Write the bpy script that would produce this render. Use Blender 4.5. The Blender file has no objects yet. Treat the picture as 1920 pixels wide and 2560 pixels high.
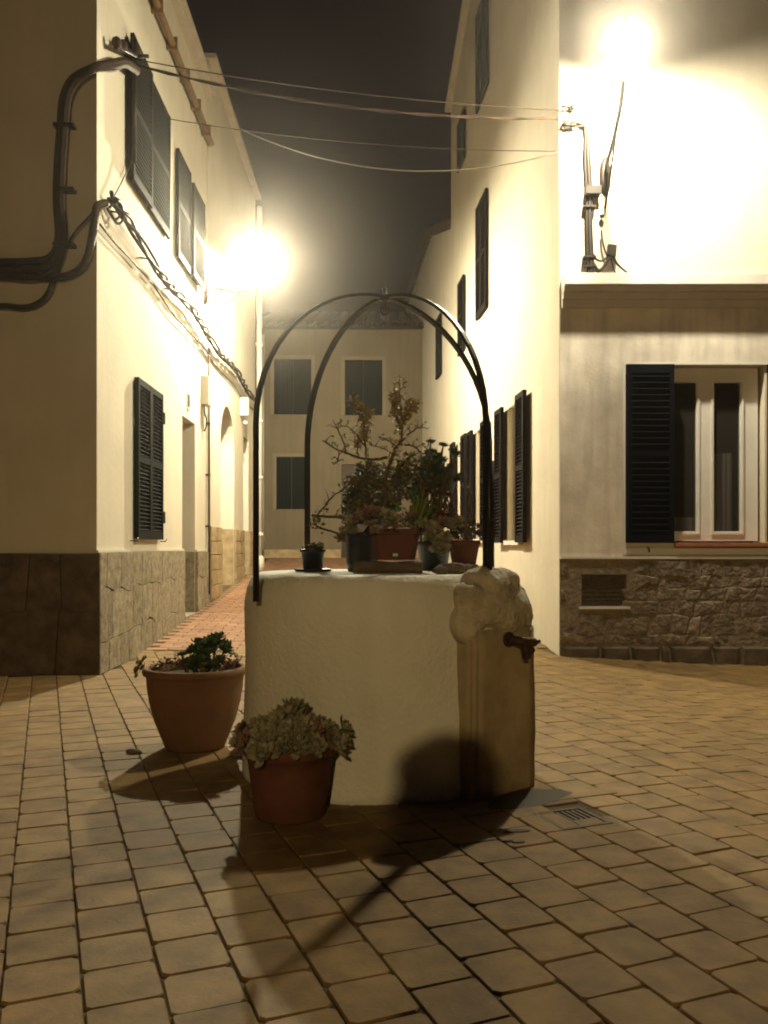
import bpy, bmesh, math, random
from mathutils import Vector, Matrix, noise, Quaternion
random.seed(7)
SC = bpy.context.scene
C = SC.collection
PI = math.pi
# ------------------------------------------------------------------ camera
F, HY, CH = 2150.0, 1366.0, 1.2
cd = bpy.data.cameras.new('camera'); cam = bpy.data.objects.new('camera', cd); C.objects.link(cam)
cam.location = (0, 0, CH); cam.rotation_euler = (math.radians(90), 0, 0)
cd.sensor_fit = 'VERTICAL'; cd.sensor_height = 36.0; cd.lens = 36.0 * F / 2560.0
cd.shift_y = (HY - 1280.0) / 2560.0
cd.clip_start = 0.05; cd.clip_end = 500
SC.camera = cam
# ------------------------------------------------------------------ night sky
W = bpy.data.worlds.new('World'); SC.world = W; W.use_nodes = True
wn = W.node_tree.nodes; wl = W.node_tree.links; wn.clear()
wo = wn.new('ShaderNodeOutputWorld'); bg = wn.new('ShaderNodeBackground'); sky = wn.new('ShaderNodeTexSky')
sky.sky_type = 'NISHITA'; sky.sun_disc = False; sky.sun_elevation = math.radians(-8); sky.sun_rotation = math.radians(200)
addn = wn.new('ShaderNodeVectorMath'); addn.operation = 'ADD'; addn.inputs[1].default_value = (0.0040, 0.0016, 0.0024)
scl = wn.new('ShaderNodeVectorMath'); scl.operation = 'SCALE'; scl.inputs['Scale'].default_value = 0.02
wl.new(sky.outputs[0], scl.inputs[0]); wl.new(scl.outputs[0], addn.inputs[0])
wl.new(addn.outputs[0], bg.inputs[0]); bg.inputs[1].default_value = 1.0
wl.new(bg.outputs[0], wo.inputs[0])
# lamp powers (the lamps themselves are built further down)
POW_A, POW_B, POW_C = 4700.0, 9800.0, 3200.0   # bulb radiance
COL_A, COL_B, COL_C = (1.0, 0.89, 0.64), (1.0, 0.89, 0.62), (1.0, 0.69, 0.31)
HAZE_DENSITY, HAZE_ANISO = 0.0027, 0.93
SC.view_settings.view_transform = 'Standard'; SC.view_settings.look = 'None'
SC.view_settings.exposure = 0.12; SC.view_settings.gamma = 1.0; SC.view_settings.use_curve_mapping = False
SC.cycles.use_denoising = True; SC.cycles.filter_width = 2.0
SC.cycles.max_bounces = 5; SC.cycles.diffuse_bounces = 3; SC.cycles.volume_bounces = 0
SC.cycles.sample_clamp_indirect = 3.0
SC.cycles.caustics_reflective = False; SC.cycles.caustics_refractive = False

# ------------------------------------------------------------------ helpers
def P(px, py, Y):
    return Vector(((px - 960) / F * Y, Y, CH - (py - HY) / F * Y))
def gz(x, y):
    return 0.07 * max(0.0, y - 9.0) - 0.045 * max(0.0, x - 1.4)

WLOC = {}
def link(o, parent=None, wloc=(0, 0, 0)):
    C.objects.link(o)
    w = Vector(wloc)
    if parent is not None:
        o.parent = parent; o.location = w - WLOC[parent.name]
    else:
        o.location = w
    WLOC[o.name] = w
    return o
def thing(name, label, cat, loc, group=None):
    o = bpy.data.objects.new(name, None); o.empty_display_size = 0.1
    link(o, None, loc); o['label'] = label; o['category'] = cat
    if group: o['group'] = group
    return o
def tag(o, label, cat, group=None):
    o['label'] = label; o['category'] = cat
    if group: o['group'] = group
    return o

class MB:
    def __init__(s): s.v = []; s.f = []; s.sm = []
    def add(s, vs, fs, smooth=False):
        b = len(s.v); s.v += [Vector(v) for v in vs]
        for f in fs: s.f.append([b + i for i in f]); s.sm.append(smooth)
        return s
    def box(s, lo, hi, M=None):
        x0, y0, z0 = lo; x1, y1, z1 = hi
        vs = [Vector(p) for p in ((x0,y0,z0),(x1,y0,z0),(x1,y1,z0),(x0,y1,z0),(x0,y0,z1),(x1,y0,z1),(x1,y1,z1),(x0,y1,z1))]
        if M is not None: vs = [M @ v for v in vs]
        return s.add(vs, [(0,3,2,1),(4,5,6,7),(0,1,5,4),(1,2,6,5),(2,3,7,6),(3,0,4,7)])
    def bbox(s, lo, hi, b, M=None):
        """box with bevelled edges"""
        bm = bmesh.new(); bmesh.ops.create_cube(bm, size=1)
        for v in bm.verts:
            v.co = Vector([lo[i] if v.co[i] < 0 else hi[i] for i in range(3)])
        bmesh.ops.bevel(bm, geom=bm.edges[:], offset=b, segments=2, profile=0.6, affect='EDGES')
        vs = [v.co.copy() for v in bm.verts]; bm.verts.index_update()
        fs = [[v.index for v in f.verts] for f in bm.faces]; bm.free()
        if M is not None: vs = [M @ v for v in vs]
        return s.add(vs, fs)
    def tube(s, pts, r, n=6, cap=True):
        pts = [Vector(p) for p in pts]; m = len(pts)
        rs = r if isinstance(r, (list, tuple)) else [r] * m
        vs = []; up = None
        for i, p in enumerate(pts):
            d = (pts[min(i + 1, m - 1)] - pts[max(i - 1, 0)]).normalized()
            if up is None:
                up = Vector((0, 0, 1)) if abs(d.z) < 0.9 else Vector((1, 0, 0))
            a = d.cross(up)
            if a.length < 1e-4: a = d.cross(Vector((0, 1, 0)))
            a.normalize(); b = d.cross(a).normalized(); up = -b if b.dot(up) < 0 else b
            a = d.cross(up).normalized()
            for k in range(n):
                t = 2 * PI * k / n
                vs.append(p + (a * math.cos(t) + up * math.sin(t)) * rs[i])
        fs = []
        for i in range(m - 1):
            for k in range(n):
                fs.append((i*n+k, i*n+(k+1) % n, (i+1)*n+(k+1) % n, (i+1)*n+k))
        s.add(vs, fs, True)
        if cap:
            b = len(s.v) - len(vs)
            s.f.append([b + k for k in range(n)][::-1]); s.sm.append(False)
            s.f.append([b + (m-1)*n + k for k in range(n)]); s.sm.append(False)
        return s
    def lathe(s, prof, c, n=32, jit=0, close=True, sm=True):
        c = Vector(c); vs = []
        for (r, z) in prof:
            for k in range(n):
                t = 2*PI*k/n; rr = r
                if jit:
                    rr += jit * noise.noise(Vector((math.cos(t)*2.2, math.sin(t)*2.2, z*2.5 + c.x)))
                vs.append(c + Vector((rr*math.cos(t), rr*math.sin(t), z)))
        fs = []
        for i in range(len(prof) - 1):
            for k in range(n):
                fs.append((i*n+k, i*n+(k+1) % n, (i+1)*n+(k+1) % n, (i+1)*n+k))
        s.add(vs, fs, sm)
        if close:
            b = len(s.v) - len(vs)
            s.f.append([b+k for k in range(n)][::-1]); s.sm.append(False)
            s.f.append([b+(len(prof)-1)*n+k for k in range(n)]); s.sm.append(False)
        return s
    def ball(s, c, r, sub=2, sc=(1, 1, 1), amp=0.0, seed=0):
        bm = bmesh.new(); bmesh.ops.create_icosphere(bm, subdivisions=sub, radius=1)
        c = Vector(c); vs = []
        for v in bm.verts:
            k = 1 + amp * noise.noise(v.co * 1.7 + Vector((seed, seed*2, 0)))
            vs.append(c + Vector((v.co.x*sc[0], v.co.y*sc[1], v.co.z*sc[2])) * (r*k))
        bm.verts.index_update(); fs = [[v.index for v in f.verts] for f in bm.faces]; bm.free()
        return s.add(vs, fs, True)
    def mesh(s, name, mat, origin):
        me = bpy.data.meshes.new(name)
        me.from_pydata([v - origin for v in s.v], [], s.f)
        me.polygons.foreach_set('use_smooth', s.sm)
        mats = mat if isinstance(mat, (list, tuple)) else [mat]
        for m in mats: me.materials.append(m)
        me.update(); return me
    def build(s, name, mat, parent=None, origin=None):
        if origin is None:
            lo = Vector([min(v[i] for v in s.v) for i in range(3)]); hi = Vector([max(v[i] for v in s.v) for i in range(3)])
            origin = (lo + hi) / 2; 
            if parent is None: origin.z = lo.z
        origin = Vector(origin)
        return link(bpy.data.objects.new(name, s.mesh(name, mat, origin)), parent, origin)
def copyobj(o, name, parent, wloc, rot=None, scale=None):
    c = o.copy(); c.name = name; link(c, parent, wloc)
    if rot is not None: c.rotation_euler = rot
    if scale is not None: c.scale = scale
    return c
def inst(name, me, parent, wloc, rot=(0, 0, 0), scale=(1, 1, 1)):
    o = bpy.data.objects.new(name, me); link(o, parent, wloc)
    o.rotation_euler = rot; o.scale = scale
    return o
def spline(pts, n=8):
    pts = [Vector(p) for p in pts]; out = []
    for i in range(len(pts) - 1):
        p0 = pts[max(i-1, 0)]; p1 = pts[i]; p2 = pts[i+1]; p3 = pts[min(i+2, len(pts)-1)]
        for k in range(n):
            t = k / n
            out.append(0.5*((2*p1) + (p2-p0)*t + (2*p0-5*p1+4*p2-p3)*t*t + (3*p1-p0-3*p2+p3)*t**3))
    out.append(pts[-1]); return out

# ------------------------------------------------------------------ materials
def mat(name, col, rough=0.85, var=0.15, scale=4.0, bump=0.3, bscale=40.0, spec=0.3, metal=0.0,
        col2=None, streak=0.0, rnd=0.0, emit=None, stretch=(1, 1, 1), detail=6, bdist=0.01):
    m = bpy.data.materials.new(name); m.use_nodes = True
    nt = m.node_tree; N = nt.nodes; L = nt.links; b = N['Principled BSDF']
    b.inputs['Roughness'].default_value = rough; b.inputs['Metallic'].default_value = metal
    b.inputs['Specular IOR Level'].default_value = spec
    tc = N.new('ShaderNodeTexCoord'); mp = N.new('ShaderNodeMapping'); mp.inputs['Scale'].default_value = stretch
    geo = N.new('ShaderNodeNewGeometry')
    L.new(geo.outputs['Position'], mp.inputs[0])
    n1 = N.new('ShaderNodeTexNoise'); n1.inputs['Scale'].default_value = scale; n1.inputs['Detail'].default_value = detail
    n1.inputs['Roughness'].default_value = 0.62
    L.new(mp.outputs[0], n1.inputs['Vector'])
    c2 = col2 if col2 else tuple(c * (1 - var * 2.2) for c in col)
    mx = N.new('ShaderNodeMix'); mx.data_type = 'RGBA'
    mx.inputs[6].default_value = (*c2, 1); mx.inputs[7].default_value = (*col, 1)
    rmp = N.new('ShaderNodeMapRange'); rmp.inputs[1].default_value = 0.32; rmp.inputs[2].default_value = 0.66
    L.new(n1.outputs[0], rmp.inputs[0]); L.new(rmp.outputs[0], mx.inputs[0])
    out = mx.outputs[2]
    if streak:
        mp2 = N.new('ShaderNodeMapping'); mp2.inputs['Scale'].default_value = (3.2, 3.2, 0.35)
        L.new(geo.outputs['Position'], mp2.inputs[0])
        n2 = N.new('ShaderNodeTexNoise'); n2.inputs['Scale'].default_value = 2.4; n2.inputs['Detail'].default_value = 5
        L.new(mp2.outputs[0], n2.inputs['Vector'])
        r2 = N.new('ShaderNodeMapRange'); r2.inputs[1].default_value = 0.42; r2.inputs[2].default_value = 0.7
        r2.inputs[3].default_value = 1.0; r2.inputs[4].default_value = 1 - streak
        L.new(n2.outputs[0], r2.inputs[0])
        hs = N.new('ShaderNodeHueSaturation'); L.new(r2.outputs[0], hs.inputs['Value']); L.new(out, hs.inputs['Color'])
        out = hs.outputs[0]
    if rnd:
        oi = N.new('ShaderNodeObjectInfo')
        ad = N.new('ShaderNodeMath'); ad.operation = 'ADD'; L.new(oi.outputs['Random'], ad.inputs[0]); L.new(geo.outputs['Random Per Island'], ad.inputs[1])
        fr = N.new('ShaderNodeMath'); fr.operation = 'FRACT'; L.new(ad.outputs[0], fr.inputs[0])
        r3 = N.new('ShaderNodeMapRange'); r3.inputs[3].default_value = 1 - rnd; r3.inputs[4].default_value = 1 + rnd
        L.new(fr.outputs[0], r3.inputs[0])
        h3 = N.new('ShaderNodeHueSaturation'); L.new(r3.outputs[0], h3.inputs['Value']); L.new(out, h3.inputs['Color'])
        r4 = N.new('ShaderNodeMapRange'); r4.inputs[3].default_value = 0.4965; r4.inputs[4].default_value = 0.5035
        f2 = N.new('ShaderNodeMath'); f2.operation = 'MULTIPLY'; f2.inputs[1].default_value = 7.31; L.new(fr.outputs[0], f2.inputs[0])
        f3 = N.new('ShaderNodeMath'); f3.operation = 'FRACT'; L.new(f2.outputs[0], f3.inputs[0]); L.new(f3.outputs[0], r4.inputs[0])
        L.new(r4.outputs[0], h3.inputs['Hue'])
        out = h3.outputs[0]
    L.new(out, b.inputs['Base Color'])
    if bump:
        nb = N.new('ShaderNodeTexNoise'); nb.inputs['Scale'].default_value = bscale; nb.inputs['Detail'].default_value = 5
        L.new(geo.outputs['Position'], nb.inputs['Vector'])
        bp = N.new('ShaderNodeBump'); bp.inputs['Strength'].default_value = bump; bp.inputs['Distance'].default_value = bdist
        L.new(nb.outputs[0], bp.inputs['Height']); L.new(bp.outputs[0], b.inputs['Normal'])
    if emit:
        b.inputs['Emission Color'].default_value = (*emit[0], 1); b.inputs['Emission Strength'].default_value = emit[1]
    return m
M = {}
M['plaster'] = mat('cream_plaster', (0.66, 0.60, 0.48), 0.92, 0.05, 1.6, 0.3, 18, streak=0.04)
M['plaster_l'] = mat('cream_plaster_left', (0.65, 0.60, 0.48), 0.92, 0.05, 1.2, 0.35, 16, streak=0.04)
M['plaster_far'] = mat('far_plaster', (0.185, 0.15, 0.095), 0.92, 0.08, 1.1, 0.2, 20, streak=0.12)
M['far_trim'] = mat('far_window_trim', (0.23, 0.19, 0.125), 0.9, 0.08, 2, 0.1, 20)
M['weathered'] = mat('weathered_plaster', (0.86, 0.79, 0.70), 0.95, 0.16, 1.5, 0.25, 34, col2=(0.55, 0.50, 0.43), streak=0.24, bdist=0.01)
M['soffit'] = mat('cornice_render', (0.62, 0.57, 0.49), 0.9, 0.06, 3.0, 0.2, 40, streak=0.1)
M['white_trim'] = mat('white_trim', (0.74, 0.71, 0.66), 0.7, 0.05, 5.0, 0.1, 60)
M['whitewash'] = mat('whitewashed_render', (0.84, 0.85, 0.77), 0.9, 0.06, 1.8, 0.9, 42, bdist=0.012, col2=(0.74, 0.74, 0.63), streak=0.07)
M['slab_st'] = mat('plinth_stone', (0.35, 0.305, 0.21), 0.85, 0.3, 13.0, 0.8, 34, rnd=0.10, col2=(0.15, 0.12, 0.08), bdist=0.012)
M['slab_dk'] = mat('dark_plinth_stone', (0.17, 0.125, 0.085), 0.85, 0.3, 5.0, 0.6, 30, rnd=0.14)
M['rubble'] = mat('rubble_stone', (0.30, 0.24, 0.175), 0.9, 0.3, 11.0, 0.9, 26, rnd=0.16, bdist=0.03)
M['mortar'] = mat('mortar', (0.27, 0.22, 0.16), 0.95, 0.2, 10, 0.9, 26, bdist=0.02)
M['tan_block'] = mat('tan_block', (0.44, 0.33, 0.18), 0.9, 0.2, 7, 0.6, 30, rnd=0.15)
M['paver'] = mat('paver_concrete', (0.245, 0.152, 0.052), 0.74, 0.2, 6.5, 0.45, 70, rnd=0.11, spec=0.35, bdist=0.004)
M['joint'] = mat('joint_soil', (0.13, 0.09, 0.045), 0.95, 0.3, 14, 0.6, 60)
M['brick'] = mat('terracotta_paving', (0.30, 0.165, 0.095), 0.75, 0.14, 8, 0.3, 60, rnd=0.2, bdist=0.004)
M['grass_ground'] = mat('ground_earth', (0.12, 0.10, 0.07), 0.95, 0.2, 2, 0.3, 20)
M['shutter_g'] = mat('green_shutter_paint', (0.006, 0.009, 0.007), 0.8, 0.12, 9, 0.15, 60, spec=0.12)
M['shutter_b'] = mat('brown_shutter_paint', (0.009, 0.0065, 0.006), 0.8, 0.12, 9, 0.15, 60, spec=0.12)
M['shutter_n'] = mat('navy_shutter_paint', (0.003, 0.0045, 0.008), 0.7, 0.12, 9, 0.1, 60, spec=0.1)
M['iron'] = mat('black_iron', (0.035, 0.028, 0.022), 0.42, 0.2, 20, 0.3, 80, spec=0.5, metal=0.6)
M['rust'] = mat('rusty_tap', (0.10, 0.055, 0.03), 0.7, 0.3, 30, 0.5, 80, metal=0.4)
M['cable'] = mat('black_cable', (0.025, 0.02, 0.016), 0.6, 0.1, 20, 0.1, 60, spec=0.3)
M['cable_brown'] = mat('brown_conduit', (0.045, 0.026, 0.014), 0.7, 0.2, 14, 0.2, 60, spec=0.2)
M['cable_pale'] = mat('pale_cable', (0.11, 0.09, 0.06), 0.6, 0.1, 20, 0.1, 60)
M['gutter'] = mat('brown_gutter', (0.24, 0.15, 0.08), 0.6, 0.15, 9, 0.1, 50)
M['pvc'] = mat('white_pvc', (0.72, 0.68, 0.58), 0.5, 0.05, 5, 0.05, 50)
M['terracotta'] = mat('terracotta', (0.19, 0.09, 0.042), 0.85, 0.16, 7, 0.3, 70, col2=(0.14, 0.076, 0.038), bdist=0.004)
M['terracotta_r'] = mat('red_terracotta', (0.145, 0.056, 0.034), 0.8, 0.14, 9, 0.2, 70, bdist=0.004)
M['blackpot'] = mat('black_plastic', (0.02, 0.017, 0.02), 0.45, 0.1, 9, 0.05, 50)
M['bluepot'] = mat('dark_glazed_pot', (0.035, 0.037, 0.034), 0.4, 0.1, 9, 0.05, 50)
M['soil'] = mat('potting_soil', (0.07, 0.05, 0.035), 0.95, 0.3, 40, 1.0, 90, bdist=0.02)
M['limestone'] = mat('weathered_limestone', (0.60, 0.54, 0.41), 0.92, 0.22, 7, 0.9, 40, col2=(0.34, 0.31, 0.235), bdist=0.02)
M['slabstone'] = mat('fountain_stone', (0.43, 0.355, 0.225), 0.88, 0.16, 4, 0.6, 30, col2=(0.27, 0.21, 0.12), streak=0.0, stretch=(1, 1, 0.8))
M['rock'] = mat('brown_rock', (0.24, 0.18, 0.13), 0.95, 0.3, 18, 0.9, 50, bdist=0.02)
M['wood'] = mat('old_wood', (0.20, 0.15, 0.10), 0.9, 0.25, 14, 0.5, 50, stretch=(0.3, 1, 1))
M['branch'] = mat('bark', (0.13, 0.09, 0.045), 0.9, 0.2, 30, 0.4, 90)
M['leaf_dk'] = mat('dark_green_leaf', (0.10, 0.14, 0.03), 0.6, 0.25, 20, 0, rnd=0.35, spec=0.4)
M['leaf_ol'] = mat('olive_leaf', (0.18, 0.155, 0.045), 0.5, 0.25, 20, 0, rnd=0.35, spec=0.4)
M['leaf_ye'] = mat('yellow_leaf', (0.38, 0.27, 0.05), 0.5, 0.2, 20, 0, rnd=0.35, spec=0.4)
M['leaf_rd'] = mat('rust_leaf', (0.16, 0.075, 0.035), 0.5, 0.25, 20, 0, rnd=0.3, spec=0.4)
M['leaf_gy'] = mat('grey_succulent_leaf', (0.34, 0.31, 0.20), 0.6, 0.18, 22, 0, rnd=0.32, col2=(0.20, 0.20, 0.12))
M['leaf_pk'] = mat('pinkish_succulent_leaf', (0.30, 0.19, 0.135), 0.6, 0.18, 22, 0, rnd=0.2)
M['leaf_br'] = mat('bright_green_leaf', (0.17, 0.22, 0.04), 0.45, 0.2, 14, 0, rnd=0.15, spec=0.45)
M['leaf_aeo'] = mat('aeonium_leaf', (0.055, 0.105, 0.03), 0.45, 0.2, 14, 0, rnd=0.2, spec=0.45)
M['roof_tile'] = mat('roof_tile', (0.055, 0.036, 0.024), 0.9, 0.2, 6, 0.5, 30, rnd=0.25)
M['door'] = mat('dark_door_wood', (0.06, 0.04, 0.028), 0.6, 0.15, 10, 0.2, 40)
M['terr_sill'] = mat('terracotta_sill', (0.40, 0.16, 0.085), 0.7, 0.12, 8, 0.2, 50)
M['curtain'] = mat('net_curtain', (0.55, 0.52, 0.45), 0.9, 0.08, 10, 0.1, 30, stretch=(6, 1, 0.4))
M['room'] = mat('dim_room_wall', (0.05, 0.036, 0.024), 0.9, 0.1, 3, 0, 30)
M['grate'] = mat('cast_iron_grate', (0.13, 0.105, 0.075), 0.7, 0.2, 20, 0.4, 60, metal=0.3)
M['tile_no'] = mat('number_tile', (0.7, 0.68, 0.6), 0.4, 0.02, 10, 0)
M['skin'] = mat('skin', (0.45, 0.28, 0.20), 0.6, 0.05, 10, 0.1, 60)
M['cloth'] = mat('dark_jacket', (0.04, 0.045, 0.06), 0.9, 0.1, 10, 0.3, 60)
M['hair'] = mat('dark_hair', (0.03, 0.02, 0.015), 0.7, 0.1, 30, 0.4, 80)
M['sticker'] = mat('paper_sticker', (0.72, 0.70, 0.64), 0.6, 0.03, 10, 0)
def glass(name, tint, rough=0.03):
    m = bpy.data.materials.new(name); m.use_nodes = True
    b = m.node_tree.nodes['Principled BSDF']
    b.inputs['Base Color'].default_value = (*tint, 1); b.inputs['Roughness'].default_value = rough
    b.inputs['Alpha'].default_value = 0.45; b.inputs['Specular IOR Level'].default_value = 0.6
    return m
M['glass'] = glass('window_glass', (0.05, 0.045, 0.04))
def emis(name, col, st):
    m = bpy.data.materials.new(name); m.use_nodes = True
    b = m.node_tree.nodes['Principled BSDF']; b.inputs['Base Color'].default_value = (0.8, 0.8, 0.75, 1)
    b.inputs['Emission Color'].default_value = (*col, 1); b.inputs['Emission Strength'].default_value = st
    return m
M['lit'] = emis('lit_lamp_glass', (1.0, 0.93, 0.72), 60.0)

# ------------------------------------------------------------------ ground
gm = MB()
xs = [-60, -30, -14, -9, -6, -3.2, -1.5, 0, 1.4, 2.5, 4.2, 6, 9, 14, 30, 60]
ys = [-40, -20, -8, 0, 4, 7, 9, 12, 16, 20, 24, 30, 40, 60, 100]
vs = [(x, y, gz(min(x, 6), min(y, 26)) - 0.009) for y in ys for x in xs]
nx = len(xs)
gm.add(vs, [(j*nx+i, j*nx+i+1, (j+1)*nx+i+1, (j+1)*nx+i) for j in range(len(ys)-1) for i in range(nx-1)])
ground = gm.build('ground', M['joint'], None, origin=(0, 0, 0)); ground['kind'] = 'structure'

# concrete pavers on a grid turned 21.5 degrees, staggered rows
ANG = math.radians(21.5)
D1 = Vector((math.sin(ANG), -math.cos(ANG), 0)); D2 = Vector((math.cos(ANG), math.sin(ANG), 0))
O0 = Vector((0.474, 3.525, 0))
RW, RL = 0.205, 0.215
WCX, WCY, WR = -0.04, 4.73, 0.73
def left_wall_x(y): return -2.56 - 0.0163 * y
def right_wall_x(y): return 2.62 - 0.0744 * y
def paver_ok(c):
    x, y = c.x, c.y
    if y < -1.5 or x < -7 or x > 6.3: return False
    if y > 8.02 and x < left_wall_x(y) + 0.02: return False
    if y > 9.36 and x > right_wall_x(y) - 0.06: return False
    if x < 0.6 and y > 9.55 : return False
    if y > 13: return False
    if y > 8.0 and x < -2.75: return False
    if (Vector((x - WCX, y - WCY))).length < WR - 0.2: return False
    return True
def paver_mesh(mbl, c, seed, tilt=True):
    rr = random.Random(seed)
    hw, hl = (RW - 0.0055) / 2, (RL - 0.0055) / 2
    j = lambda a: rr.uniform(-a, a)
    out = []
    cut = 0.012 + j(0.006)
    pts = []
    for sx, sy in ((-1, -1), (1, -1), (1, 1), (-1, 1)):
        ax, ay = sx * (hw + j(0.0025)), sy * (hl + j(0.0025))
        if sx * sy > 0: pts += [(ax - sx * 0, ay - sy * cut), (ax - sx * cut, ay)]
        else: pts += [(ax - sx * cut, ay), (ax, ay - sy * cut)]
    # order round the outline
    pts.sort(key=lambda p: math.atan2(p[1], p[0]))
    n = len(pts); dz = j(0.0018)
    lo = [Vector((p[0], p[1], -0.05)) for p in pts]
    md = [Vector((p[0], p[1], -0.0045)) for p in pts]
    tp = [Vector((p[0] * 0.965, p[1] * 0.965, 0.0)) for p in pts]
    tx, ty = j(0.009), j(0.009)
    vs = []
    for ring in (lo, md, tp):
        for p in ring:
            w = c + D2 * p.x + (-D1) * p.y
            w.z = gz(w.x, w.y) + p.z + dz + tx * p.x + ty * p.y
            vs.append(w)
    fs = [tuple(2*n + k for k in range(n))]
    for r_ in range(2):
        for k in range(n): fs.append((r_*n+k, r_*n+(k+1) % n, (r_+1)*n+(k+1) % n, (r_+1)*n+k))
    mbl.add(vs, fs)
cells = []
for i in range(-75, 75):
    for k in range(-75, 75):
        c = O0 + D2 * ((i + 0.5) * RW) + D1 * ((k + (0.5 if i % 2 else 0.0)) * RL)
        if not paver_ok(c): continue
        c.z = gz(c.x, c.y)
        vis = False; size = 0
        if c.y > 1.6:
            px = 960 + c.x / c.y * F; py = HY + (CH - c.z) / c.y * F
            if -60 < px < 1980 and py < 2640: vis = True; size = 1.0 / (c.y ** 2)
        cells.append((size if vis else 0, i * 1000 + k, c))
# the drain takes the place of one cell group
DR = Vector((0.83, 3.80, 0))
cells = [t for t in cells if abs((t[2]-DR).dot(D2)) > 0.10 or abs((t[2]-DR).dot(D1)) > 0.10]
cells.sort(key=lambda t: -t[0])
for sz, sd, c in cells[:300]:
    m_ = MB(); paver_mesh(m_, c, sd); m_.build('paver', M['paver'], ground, origin=c)
m_ = MB()
for sz, sd, c in cells[300:]: paver_mesh(m_, c, sd)
o = m_.build('paver_field', M['paver'], ground, origin=(0, 0, 0)); o['kind'] = 'stuff'
# terracotta brick street surface
m_ = MB(); bl, bw = 0.26, 0.125
row = 0; y = 9.62
while y < 22.0:
    x = left_wall_x(y) + 0.02 - (row % 2) * bl / 2
    while x < (0.5 if y < 13.1 else right_wall_x(y)) + 0.1:
        r_ = random.Random(int(x*100) * 7919 + row)
        if x > left_wall_x(y) - 0.1:
            z = gz(x, y) + r_.uniform(-0.003, 0.003)
            lo = (x + 0.004, y + 0.004, -0.05); hi = (x + bl - 0.004, y + bw - 0.004, 0)
            vs = [Vector(p) for p in ((lo[0],lo[1],0),(hi[0],lo[1],0),(hi[0],hi[1],0),(lo[0],hi[1],0))]
            top = [Vector((v.x, v.y, gz(v.x, v.y) + r_.uniform(-.001, .002))) for v in vs]
            top = [t + (Vector((x+bl/2, y+bw/2, t.z)) - t) * 0.05 for t in top]
            md = [Vector((v.x, v.y, gz(v.x, v.y) - 0.006)) for v in vs]
            bt = [Vector((v.x, v.y, gz(v.x, v.y) - 0.05)) for v in vs]
            m_.add(bt + md + top, [(8,9,10,11)] + [(a*4+k, a*4+(k+1) % 4, (a+1)*4+(k+1) % 4, (a+1)*4+k) for a in (0, 1) for k in range(4)])
        x += bl
    y += bw; row += 1
o = m_.build('brick_paving', M['brick'], ground, origin=(0, 0, 0)); o['kind'] = 'stuff'

# drain cover beside the fountain, water channel beside it
dr = thing('drain_grate', 'small cast iron drain grate set in the paving beside the tap', 'drain', DR)
Mx = Matrix.Translation(DR) @ Matrix.Rotation(ANG, 4, 'Z')
f_ = MB()
for a, b, c, d in ((-.125,-.125,.125,-.105), (-.125,.105,.125,.125), (-.125,-.105,-.105,.105), (.105,-.105,.125,.105)):
    f_.box((a, b, -0.05), (c, d, 0.002), Mx)
f_.build('frame', M['grate'], dr)
for k in range(8):
    f_ = MB(); u = -0.093 + k * 0.0265
    f_.box((u - 0.007, -0.105, -0.03), (u + 0.007, 0.105, -0.002), Mx); f_.build('grate_bar', M['grate'], dr)
f_ = MB(); f_.box((-.105, -.105, -.049), (.105, .105, -.044), Mx); f_.build('sump', M['joint'], dr)
# stone setting slab next to the drain
f_ = MB(); Ms = Matrix.Translation(Vector((0.93, 4.16, 0))) @ Matrix.Rotation(ANG, 4, 'Z')
f_.bbox((-.17, -.055, -0.04), (.20, .055, 0.004), 0.004, Ms)
tag(f_.build('channel_stone', M['paver']), 'long narrow channel stone running away from the drain grate', 'stone')

# ------------------------------------------------------------------ facades
class Plane:
    """vertical wall plane; u runs along it, n points out to the viewer"""
    def __init__(s, p0, p1, side):
        s.p0 = Vector((p0[0], p0[1], 0)); d = Vector((p1[0]-p0[0], p1[1]-p0[1], 0)); s.len = d.length
        s.u = d.normalized(); s.n = Vector((s.u.y, -s.u.x, 0)) * side
    def pt(s, u, z, d=0.0):
        w = s.p0 + s.u * u + s.n * d; w.z = z; return w
    def mat(s):
        m = Matrix.Identity(4)
        for i in range(3):
            m[i][0] = s.u[i]; m[i][1] = s.n[i]; m[i][2] = (0, 0, 1)[i]; m[i][3] = s.p0[i]
        return m
    def box(s, mb, u0, u1, z0, z1, d0, d1, bev=0):
        if bev: return mb.bbox((u0, d0, z0), (u1, d1, z1), bev, s.mat())
        return mb.box((u0, d0, z0), (u1, d1, z1), s.mat())
def grid_wall(pl, mb, z0, z1, holes, depth=0.28, u0=0.0, u1=None, back=True):
    u1 = pl.len if u1 is None else u1
    us = sorted(set([u0, u1] + [h[0] for h in holes] + [h[1] for h in holes]))
    zs = sorted(set([z0, z1] + [h[2] for h in holes] + [h[3] for h in holes]))
    for a, b in zip(us[:-1], us[1:]):
        for c, d in zip(zs[:-1], zs[1:]):
            cu, cz = (a+b)/2, (c+d)/2
            if any(h[0] < cu < h[1] and h[2] < cz < h[3] for h in holes): continue
            mb.add([pl.pt(a, c), pl.pt(b, c), pl.pt(b, d), pl.pt(a, d)], [(0, 1, 2, 3)])
    for h in holes:
        a, b, c, d = h[:4]; dp = -(h[4] if len(h) > 4 else depth)
        q = [(a, c), (b, c), (b, d), (a, d)]
        for k in range(4):
            p, r = q[k], q[(k+1) % 4]
            mb.add([pl.pt(*p), pl.pt(*r), pl.pt(*r, dp), pl.pt(*p, dp)], [(0, 1, 2, 3)])
        if back: mb.add([pl.pt(*p, dp) for p in q], [(0, 1, 2, 3)])
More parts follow.
